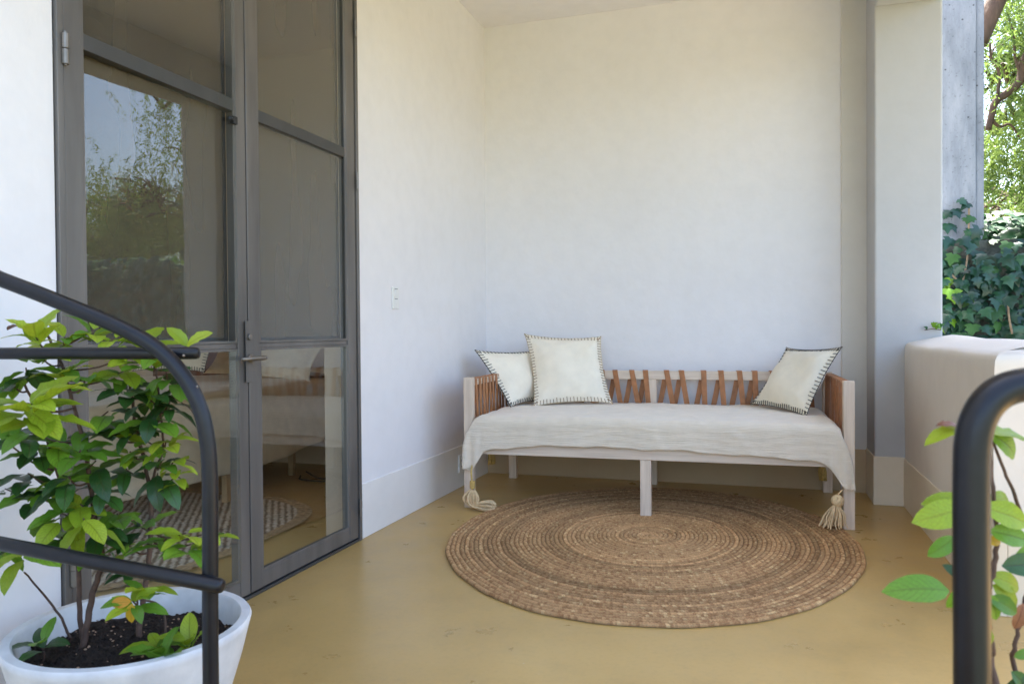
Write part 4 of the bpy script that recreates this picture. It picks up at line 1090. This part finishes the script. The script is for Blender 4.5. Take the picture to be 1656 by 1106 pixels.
sd1 = empty('seedling', at(208, 1010, 1.80), label='young shoot with yellow and green leaves behind the lower railing rod', cat='plant')
O = Vector(sd1.location); s5 = [drop(at(268, 1010, 1.8)), at(262, 985, 1.82), at(225, 968, 1.8), at(222, 960, 1.8)]
stem(sd1, O, s5, .003, .002)
clusters([(215, 972, 1.66, 5, .06, 'bm', (0, -.1)), (235, 955, 1.7, 3, .06, 'bm', (.3, -.3))], sd1, O, [s5])
put_leaf(LEAVES['yellow'][0], at(214, 975, 1.65), camdir(-.1, 1, 0), camdir(0, -.3, -1), .045, sd1, O); put_leaf(LEAVES['yellow'][2], at(212, 972, 1.65), camdir(-1, .1, 0), camdir(0, -.3, -1), .045, sd1, O)
def seedling(u, v, d, spec, label):
    p = on(u, v, 2, .285); base = Vector((p.x, p.y, .235)); r = empty('seedling', base, 0, label, 'plant', None); O = Vector(base)
    stem(r, O, [base, base.lerp(p, .5) + Vector((.004, 0, 0)), p], .003, .002)
    for (du, dv, n, s, ks) in spec:
        whorl(r, O, on(u + du, v + dv, 2, .295), n + 1, s * 1.2, [KN[k] for k in ks], rd, lift=1.0, axis=(rd.uniform(-.2, .2), -.35, 1))
    return r
seedling(258, 1045, 1.60, [(0, 0, 6, .062, 'mbb'), (6, 14, 4, .06, 'mm')], 'low bright green seedling in the soil at the planter centre')
seedling(305, 1040, 1.62, [(0, 0, 6, .055, 'bbm')], 'light green seedling close to the railing post in the planter')
seedling(68, 1040, 1.68, [(0, 0, 5, .058, 'md')], 'small dark green seedling at the left side of the planter soil')

# right-hand plant in the foreground
pr = Vector((2.10, -4.02, 0.0))
planter(Vector((2.25, -3.98, 0)), 0.17, 0.27, 'white planter on the floor behind the right handrail post')
sh3 = empty('potted_shrub', Vector((2.25, -3.98, .22)), label='leggy green shrub growing behind the black handrail post at right', cat='shrub')
S3 = Vector(sh3.location)
def G(u, v, d=1.05): return at(u, v, d)
root0 = Vector((2.21, -4.0, .2)); root1 = Vector((2.26, -3.97, .2))
q1 = [root0, G(1610, 1106, 1.06), G(1603, 1050, 1.06), G(1590, 985, 1.05), G(1604, 930, 1.05), G(1612, 870, 1.05), G(1606, 800, 1.04), G(1600, 720, 1.04)]
q2 = [root1, G(1648, 1106, 1.1), G(1640, 1050, 1.1), G(1652, 1000, 1.1), G(1665, 930, 1.1)]
q3 = [G(1700, 960, 1.1), G(1656, 838, 1.08), G(1628, 770, 1.06), G(1600, 705, 1.05)]
stem(sh3, S3, q1, .006, .002); stem(sh3, S3, q2, .004, .0022); stem(sh3, S3, q3, .003, .0018, 'twig')
def gl(kind, u, v, du, dv, dd, size, d=1.04, up=(0, 0, 1), var=0):
    put_leaf(LEAVES[kind][var], G(u, v, d), camdir(du, dv, dd), Vector(up), size * .9, sh3, S3)
up_s = camdir(0, -1, -.35); up_f = camdir(0, -.4, -1)
gl('mid', 1535, 955, -1, -.10, -.05, .094, 1.0, camdir(0, -.6, -.8), 1)
gl('bright', 1560, 694, -1, .12, -.1, .066, 1.02, up_s, 1); gl('dead', 1552, 690, -1, -.08, 0, .035, 1.02, up_s, 2)
gl('bright', 1600, 700, 1, .18, 0, .075, 1.02, up_s, 0); gl('mid', 1600, 700, .9, .55, .1, .075, 1.03, up_f, 1); gl('bright', 1590, 696, 1, -.1, .3, .07, 1.04, up_s, 1)
gl('bright', 1562, 822, -1, .22, -.1, .082, 1.0, up_f, 0); gl('bright', 1565, 818, -1, -.05, 0, .068, 1.02, up_f, 2); gl('bright', 1590, 820, .9, .30, 0, .078, 1.02, up_f, 0); gl('bright', 1595, 812, .8, -.1, .2, .06, 1.04, up_f, 1)
gl('mid', 1545, 868, -.75, .55, 0, .05, 1.02, up_f, 0); gl('yellow', 1545, 868, .15, 1, 0, .036, 1.03, up_f, 1); gl('mid', 1600, 858, 1, .25, 0, .062, 1.03, up_f, 2)
gl('yellow', 1590, 872, 1, .15, 0, .03, 1.04, up_f); gl('mid', 1560, 945, -.5, .85, 0, .045, 1.0, up_f, 1); gl('dark', 1565, 940, -.6, -.5, 0, .04, 1.0, up_f, 1)
gl('dark', 1620, 915, 1, -.05, 0, .07, 1.06, up_f, 0); gl('mid', 1640, 905, 1, -.35, 0, .06, 1.07, up_f, 0)
gl('bright', 1600, 930, 1, .35, 0, .066, 1.05, up_f, 1); gl('bright', 1605, 945, .9, .7, 0, .055, 1.05, up_f, 0); gl('mid', 1598, 960, .4, 1, 0, .045, 1.04, up_f, 0); gl('mid', 1600, 965, .9, .5, 0, .05, 1.04, up_f, 2)
gl('dead', 1655, 975, -.3, .9, 0, .042, 1.05, up_f, 2); gl('bright', 1592, 1012, .25, 1, 0, .036, 1.05, up_f, 0); gl('dead', 1590, 1010, .9, .2, 0, .02, 1.05, up_f, 1)
gl('mid', 1640, 1062, .9, -.3, 0, .03, 1.06, up_f, 0); gl('dark', 1635, 1085, .6, .6, 0, .05, 1.08, up_f, 0); gl('dark', 1655, 1090, -.4, .6, 0, .05, 1.08, up_f, 1)

# =================================================================== OUTSIDE: pillar, ivy, trees
CONC = None
def conc():
    m, nt, b = new_mat('board_marked_concrete'); v = coords(nt, (1, 1, .25)); v2 = coords(nt)
    c = ramp(nt, noise(nt, v, 9, 8, .7), [(.3, (.13, .15, .18)), (.5, (.20, .225, .265)), (.7, (.27, .295, .335))])
    mx = N(nt, 'ShaderNodeMix', data_type='RGBA', blend_type='MULTIPLY'); mx.inputs['Factor'].default_value = 1
    nt.links.new(c, mx.inputs['A']); nt.links.new(ramp(nt, noise(nt, v2, 45, 5, .7), [(.28, .55), (.42, 1.0)]), mx.inputs['B'])
    vo = N(nt, 'ShaderNodeTexVoronoi'); vo.inputs['Scale'].default_value = 14; nt.links.new(v2, vo.inputs['Vector'])
    m2 = N(nt, 'ShaderNodeMix', data_type='RGBA', blend_type='MULTIPLY'); m2.inputs['Factor'].default_value = 1
    nt.links.new(mx.outputs['Result'], m2.inputs['A']); nt.links.new(ramp(nt, vo.outputs['Distance'], [(.05, .3), (.11, 1.0)]), m2.inputs['B'])
    nt.links.new(m2.outputs['Result'], b.inputs['Base Color']); b.inputs['Roughness'].default_value = .85
    bump(nt, b, noise(nt, v, 25, 6, .7), .5, .006); return m
CONC = conc()
MOSS = simple('mossy_dark_concrete', (0.075, 0.085, 0.075), 0.95, 0.5, 10, 0.8, 0.01)
cp = empty('concrete_pillar', (3.11, .75, 1.575), label='bare grey concrete pillar standing above the ivy behind the column', cat='pillar')
boxo('shaft', (-.145, .08, -.13, .13, 0, 2.9), CONC, cp, .006)
boxo('shaft_side', (.0805, .128, -.118, .12, 0, 2.9), CONC, cp, .004)
tag(boxo('retaining_wall', (2.862, 12.0, .62, .855, -.75, 1.57), MOSS, None, .01), 'dark mossy retaining wall mostly hidden under ivy', 'wall')

def ivy_leaf(name, mat, k):
    rdl = random.Random(k)
    pts = [(0, 0.0), (-.16, -.10), (-.34, -.04), (-.52, .10), (-.36, .24), (-.44, .46), (-.22, .52), (0, .98), (.22, .52), (.44, .46), (.36, .24), (.52, .10), (.34, -.04), (.16, -.10)]
    pts = [(x * rdl.uniform(.85, 1.12), y * rdl.uniform(.9, 1.08)) for x, y in pts]; pts[0] = (0, 0)
    c = (0, .28)
    V = [(c[0], c[1], .05)] + [(x, y, -.16 * (x * x + (y - .28) ** 2) * 1.6 + rdl.uniform(-.015, .015)) for x, y in pts]
    UV = [(.5, .3)] + [(.5 + x * .5, max(0, y)) for x, y in pts]
    n = len(pts); F = [(0, 1 + i, 1 + (i + 1) % n) for i in range(n)]
    F = [f[::-1] for f in F]
    o = mesh_np(name, V, F, mat, uv=UV, smooth=True); me = o.data; bpy.data.objects.remove(o); return me
IVY = {k: [ivy_leaf('ivy_leaf_' + k, m, i) for i in range(3)] for k, m in (('d', I_DARK), ('m', I_MID), ('y', I_YOUNG))}
iv = empty('ivy', (3.2, .6, .0), label='dense dark green ivy covering the retaining wall beyond the parapet', cat='ivy')
IO = Vector(iv.location)
rv = random.Random(77)
cnt = 0
cand = []
for row in range(20):
    for c in range(16):
        x = 2.90 + c * .053 + rv.uniform(-.03, .03) + (row % 2) * .026; z = .84 + row * .051 + rv.uniform(-.03, .03)
        topz = 1.50 + .10 * math.sin(x * 5) + max(0, (x - 3.22)) * .75 
        if x < 3.16: topz = 1.60 - (3.20 - x) * .25
        if z > min(topz, 1.86): continue
        cand.append((x, z))
for (x, z) in cand[:286]:
    y = .57 - rv.uniform(0, .20)
    d = Vector((rv.uniform(-.7, .7), rv.uniform(-.75, .05), -1)); up = Vector((rv.uniform(-.7, .7), -1, rv.uniform(-.1, 1.5)))
    k = 'd' if rv.random() < .82 else 'm'
    if (x < 3.04 and z < 1.30 and rv.random() < .45): k = 'y'
    if z > 1.62 and rv.random() < .4: k = 'y' if rv.random() < .5 else 'm'
    put_leaf(rv.choice(IVY[k]), (x, y, z + .04), d, up, rv.uniform(.060, .102), iv, IO); cnt += 1
# climbing shoot on the pillar
def ivy_shoot(pts):
    bm = bmesh.new(); tube(bm, [p - IO for p in spline(pts, 5)], .0065, 6); from_bm('ivy_stem', bm, simple('pale_ivy_stem', (.26, .19, .12), .8, .3, 30, .4, .002), iv, smooth=True)
yp = .60
ivy_shoot([on(1556, 460, 1, .50), on(1564, 420, 1, .56), on(1566, 385, 1, yp), on(1567, 355, 1, yp), on(1567, 335, 1, yp)])
ivy_shoot([on(1556, 460, 1, .50), on(1545, 450, 1, .5), on(1535, 440, 1, .5)])
ivy_shoot([on(1630, 490, 1, .46), on(1632, 515, 1, .45), on(1637, 540, 1, .45)])
for (u, v, s, k) in ((1566, 328, .075, 'd'), (1552, 322, .07, 'd'), (1546, 338, .085, 'd'), (1537, 342, .08, 'd'), (1530, 345, .07, 'd'), (1572, 350, .07, 'm'), (1562, 352, .05, 'm'), (1532, 362, .085, 'd'), (1540, 365, .06, 'd'), (1573, 372, .085, 'd'), (1566, 372, .06, 'd'), (1580, 380, .07, 'd')):
    p = on(u, v, 1, .585); put_leaf(rv.choice(IVY[k]), p, (rv.uniform(-.7, .7), -.3, -.6), (rv.uniform(-.3, .3), -1, .6), s, iv, IO)
# the rest of the ivy runs on along the wall as one mass
def ivy_mass():
    P = []; F = []; UV = []; 
    base = IVY['d'][0]; bv = np.array([v.co[:] for v in base.vertices]); bf = np.array([p.vertices[:] for p in base.polygons])
    k = len(bv); n = 0
    for i in range(5200):
        x = rng.uniform(2.9, 9.5); z = rng.uniform(-.6, 1.75)
        y = .60 - rng.uniform(0, .14); s = rng.uniform(.07, .12)
        if x < 3.85 and z > .78:
            if z > 1.5: continue
            y = .612 - rng.uniform(0, .03)
        d = Vector((rng.uniform(-.5, .5), rng.uniform(-.45, -.1), -1)).normalized(); up = Vector((rng.uniform(-.4, .4), -1, rng.uniform(.1, .9)))
        xx = d.cross(up).normalized(); zz = xx.cross(d)
        Mx = np.array([[xx.x, d.x, zz.x], [xx.y, d.y, zz.y], [xx.z, d.z, zz.z]])
        P.append((bv * s) @ Mx.T + np.array([x, y, z]) - np.array(IO)); F.append(bf + n * k); n += 1
    o = mesh_np('ivy_mass', np.concatenate(P), np.concatenate(F), I_DARK, iv, kind='stuff')
ivy_mass()
# under-layer of shaded creeper on the wall top
def creeper_top():
    P = []; F = []; base = IVY['m'][0]; bv = np.array([v.co[:] for v in base.vertices]); bf = np.array([p.vertices[:] for p in base.polygons]); k = len(bv); n = 0
    for i in range(5200):
        x = rng.uniform(3.2, 8); y = rng.uniform(.55, 1) ** 1 + rng.uniform(0, 1) ** 2 * 4; z = 1.55 + rng.uniform(0, .22)
        s = rng.uniform(.07, .12); d = Vector((rng.uniform(-1, 1), rng.uniform(-1, .3), rng.uniform(-.6, .3))).normalized(); up = Vector((rng.uniform(-.4, .4), -.5, 1))
        xx = d.cross(up).normalized(); zz = xx.cross(d); Mx = np.array([[xx.x, d.x, zz.x], [xx.y, d.y, zz.y], [xx.z, d.z, zz.z]])
        P.append((bv * s) @ Mx.T + np.array([x, y, z])); F.append(bf + n * k); n += 1
    o = mesh_np('ground_creeper', np.concatenate(P), np.concatenate(F), I_MID, None, kind='stuff')
    tag(o, 'leafy green ground creeper on top of the retaining wall under the trees', 'creeper')
creeper_top()
# sprig on the parapet end
sp_ = empty('ivy_sprig', on(1520, 532, 1, -.30), label='tiny green sprig resting where the parapet meets the column', cat='plant')
SPO = Vector(sp_.location)
for (u, v, s, k) in ((1507, 526, .035, 'y'), (1517, 527, .035, 'm'), (1523, 529, .04, 'y'), (1512, 530, .03, 'y'), (1500, 531, .025, 'm')):
    put_leaf(rv.choice(IVY[k]), on(u, v, 1, -.37 - rv.uniform(0, .02)), (rv.uniform(-1, 1), -.3, .3), (0, -1, .5), s, sp_, SPO)
bm = bmesh.new(); tube(bm, [p - SPO for p in spline([on(1495, 534, 1, -.38), on(1508, 532, 1, -.385), on(1522, 534, 1, -.385)], 4)], .002, 5); from_bm('sprig_stem', bm, STEM, sp_)

# pepper trees ---------------------------------------------------------
def pepper_tree(base, h, spread, seed, label, strands=1500, trunk_r=.22, extra=(), extra_n=0, extra_limbs=(), lo=.8, hi=2.0):
    r = random.Random(seed); g = np.random.default_rng(seed)
    root = empty('pepper_tree', base, 0, label, 'tree', 'pepper trees beyond the parapet'); O = Vector(base)
    top = Vector((r.uniform(-.4, .4), r.uniform(-.3, .3), h * .42))
    bm = bmesh.new(); tube(bm, spline([(0, 0, -.3), top * .35 + Vector((.12, 0, 0)), top * .7 - Vector((.1, 0, 0)), top], 5), [trunk_r * (1 - .4 * i / 15) for i in range(16)], 12)
    from_bm('trunk', bm, BARK, root, smooth=True)
    tips = []; nl = 11
    bm = bmesh.new()
    for k in range(nl):
        a = 2 * math.pi * k / nl + r.uniform(-.3, .3); L = spread * r.uniform(.45, 1.0); hh = h * r.uniform(.12, .55)
        e = top + Vector((math.cos(a) * L, math.sin(a) * L, hh)); m1 = top + Vector((math.cos(a) * L * .4 + r.uniform(-.3, .3), math.sin(a) * L * .4, hh * .65))
        pts = spline([top, m1, e, e + Vector((math.cos(a) * .6, math.sin(a) * .6, -.35))], 5)
        tube(bm, pts, [trunk_r * .5 * (1 - .85 * i / (len(pts) - 1)) for i in range(len(pts))], 7)
        for q in pts[4:]:
            tips.append(q)
            for s in range(2):
                b2 = q + Vector((r.uniform(-1, 1), r.uniform(-1, 1), r.uniform(.0, .8))) * spread * .28
                tube(bm, spline([q, q.lerp(b2, .5) + Vector((0, 0, .12)), b2], 4), [.035 * (1 - .8 * i / 8) for i in range(9)], 5); tips.append(b2)
    for (pts, r0, r1) in extra_limbs:
        sp = spline([p - O for p in pts], 6); tube(bm, sp, [r0 + (r1 - r0) * i / (len(sp) - 1) for i in range(len(sp))], 8)
    from_bm('limbs', bm, BARK, root, smooth=True)
    def strandset(st, n_s, lo, hi, nl_, sw):
        L = g.uniform(lo, hi, n_s); t = np.linspace(0, 1, nl_)[None, :]; sway = g.normal(0, sw, (n_s, 2))
        px = st[:, 0:1] + sway[:, 0:1] * t ** .7; py = st[:, 1:2] + sway[:, 1:2] * t ** .7; pz = st[:, 2:3] - L[:, None] * t + .1 * np.sin(t * 3)
        P = np.stack([px, py, pz], -1).reshape(-1, 3); return P + g.normal(0, .014, P.shape)
    tp = np.array([t[:] for t in tips]); idx = g.integers(0, len(tp), strands)
    P = strandset(tp[idx] + g.normal(0, .32, (strands, 3)) * np.array([1, 1, .7]), strands, lo, hi, 36, .24)
    if extra_n:
        ex = np.array([(Vector(e) - O)[:] for e in extra]); idx = g.integers(0, len(ex), extra_n)
        P2 = strandset(ex[idx] + g.normal(0, .17, (extra_n, 3)), extra_n, .25, .75, 20, .12); P = np.concatenate([P, P2])
    n = len(P)
    dr = g.normal(0, 1, (n, 3)); dr[:, 2] = -np.abs(dr[:, 2]) * .8 - .35; dr /= np.linalg.norm(dr, axis=1)[:, None]
    sd_ = np.cross(dr, g.normal(0, 1, (n, 3))); sd_ /= np.linalg.norm(sd_, axis=1)[:, None]
    ln = g.uniform(.06, .12, (n, 1)); w = g.uniform(.007, .013, (n, 1))
    V = np.stack([P, P + dr * ln * .5 + sd_ * w, P + dr * ln, P + dr * ln * .5 - sd_ * w], 1).reshape(-1, 3)
    mesh_np('crown', V, np.arange(n * 4).reshape(-1, 4), T_LEAF, root, smooth=False)
    return root
dT = 9.0
exA = [at(u, v, dT + dz) for (u, v, dz) in ((1660, -40, 0), (1650, 10, .5), (1645, -10, -.4), (1630, 20, .6), (1640, 40, .3), (1665, 60, 0), (1655, 100, .4), (1670, 150, -.3), (1660, 180, 0), (1615, 60, .8), (1600, 80, .9), (1612, 30, 1), (1680, 0, 0), (1700, 60, .4), (1605, 250, 1.2), (1625, 215, 1.5), (1645, 230, 1.2), (1660, 220, .8), (1600, 280, 1.4), (1620, 250, 1.0), (1640, 265, .8), (1665, 270, 1.0), (1690, 230, 1), (1590, 230, 1.4))]
limbA = [([at(1760, 20, 9), at(1690, 60, 9), at(1658, 95, 9), at(1650, 130, 9), at(1630, 150, 9), at(1610, 165, 9), at(1604, 185, 9), at(1598, 210, 9)], .06, .035),
         ([at(1612, 163, 9), at(1616, 120, 9), at(1603, 95, 9), at(1601, 70, 9)], .02, .012), ([at(1601, 98, 9), at(1608, 78, 9.1), at(1622, 72, 9.2), at(1628, 66, 9.2)], .012, .006),
         ([at(1604, 195, 9), at(1617, 205, 9), at(1634, 202, 9), at(1650, 225, 9)], .022, .008), ([at(1650, 120, 9), at(1641, 90, 9), at(1640, 60, 9), at(1632, 30, 9)], .02, .008),
         ([at(1578, 70, 8.6), at(1597, 30, 8.6), at(1612, 0, 8.6), at(1640, -60, 8.6)], .12, .09)]
pepper_tree((5.9, 5.7, 1.5), 4.4, 1.1, 5, 'drooping pepper tree with bright fine leaves and dark crooked limb past the concrete pillar', 600, .20, exA, 520, limbA, .6, 1.2)
pepper_tree((8.1, 6.9, 1.5), 4.6, 1.8, 6, 'taller pepper tree whose crown shows reflected in the left door glass', 1700, .26, lo=.5, hi=1.5)
pepper_tree((12.4, 6.6, 1.5), 2.5, 2.8, 8, 'low pepper tree standing at the back right of the garden', 1900, .22, lo=.5, hi=1.2)
pepper_tree((6.9, 12.6, 1.5), 2.7, 2.4, 9, 'farthest pepper tree closing the gap behind the nearest one', 1300, .24, lo=.6, hi=1.6)
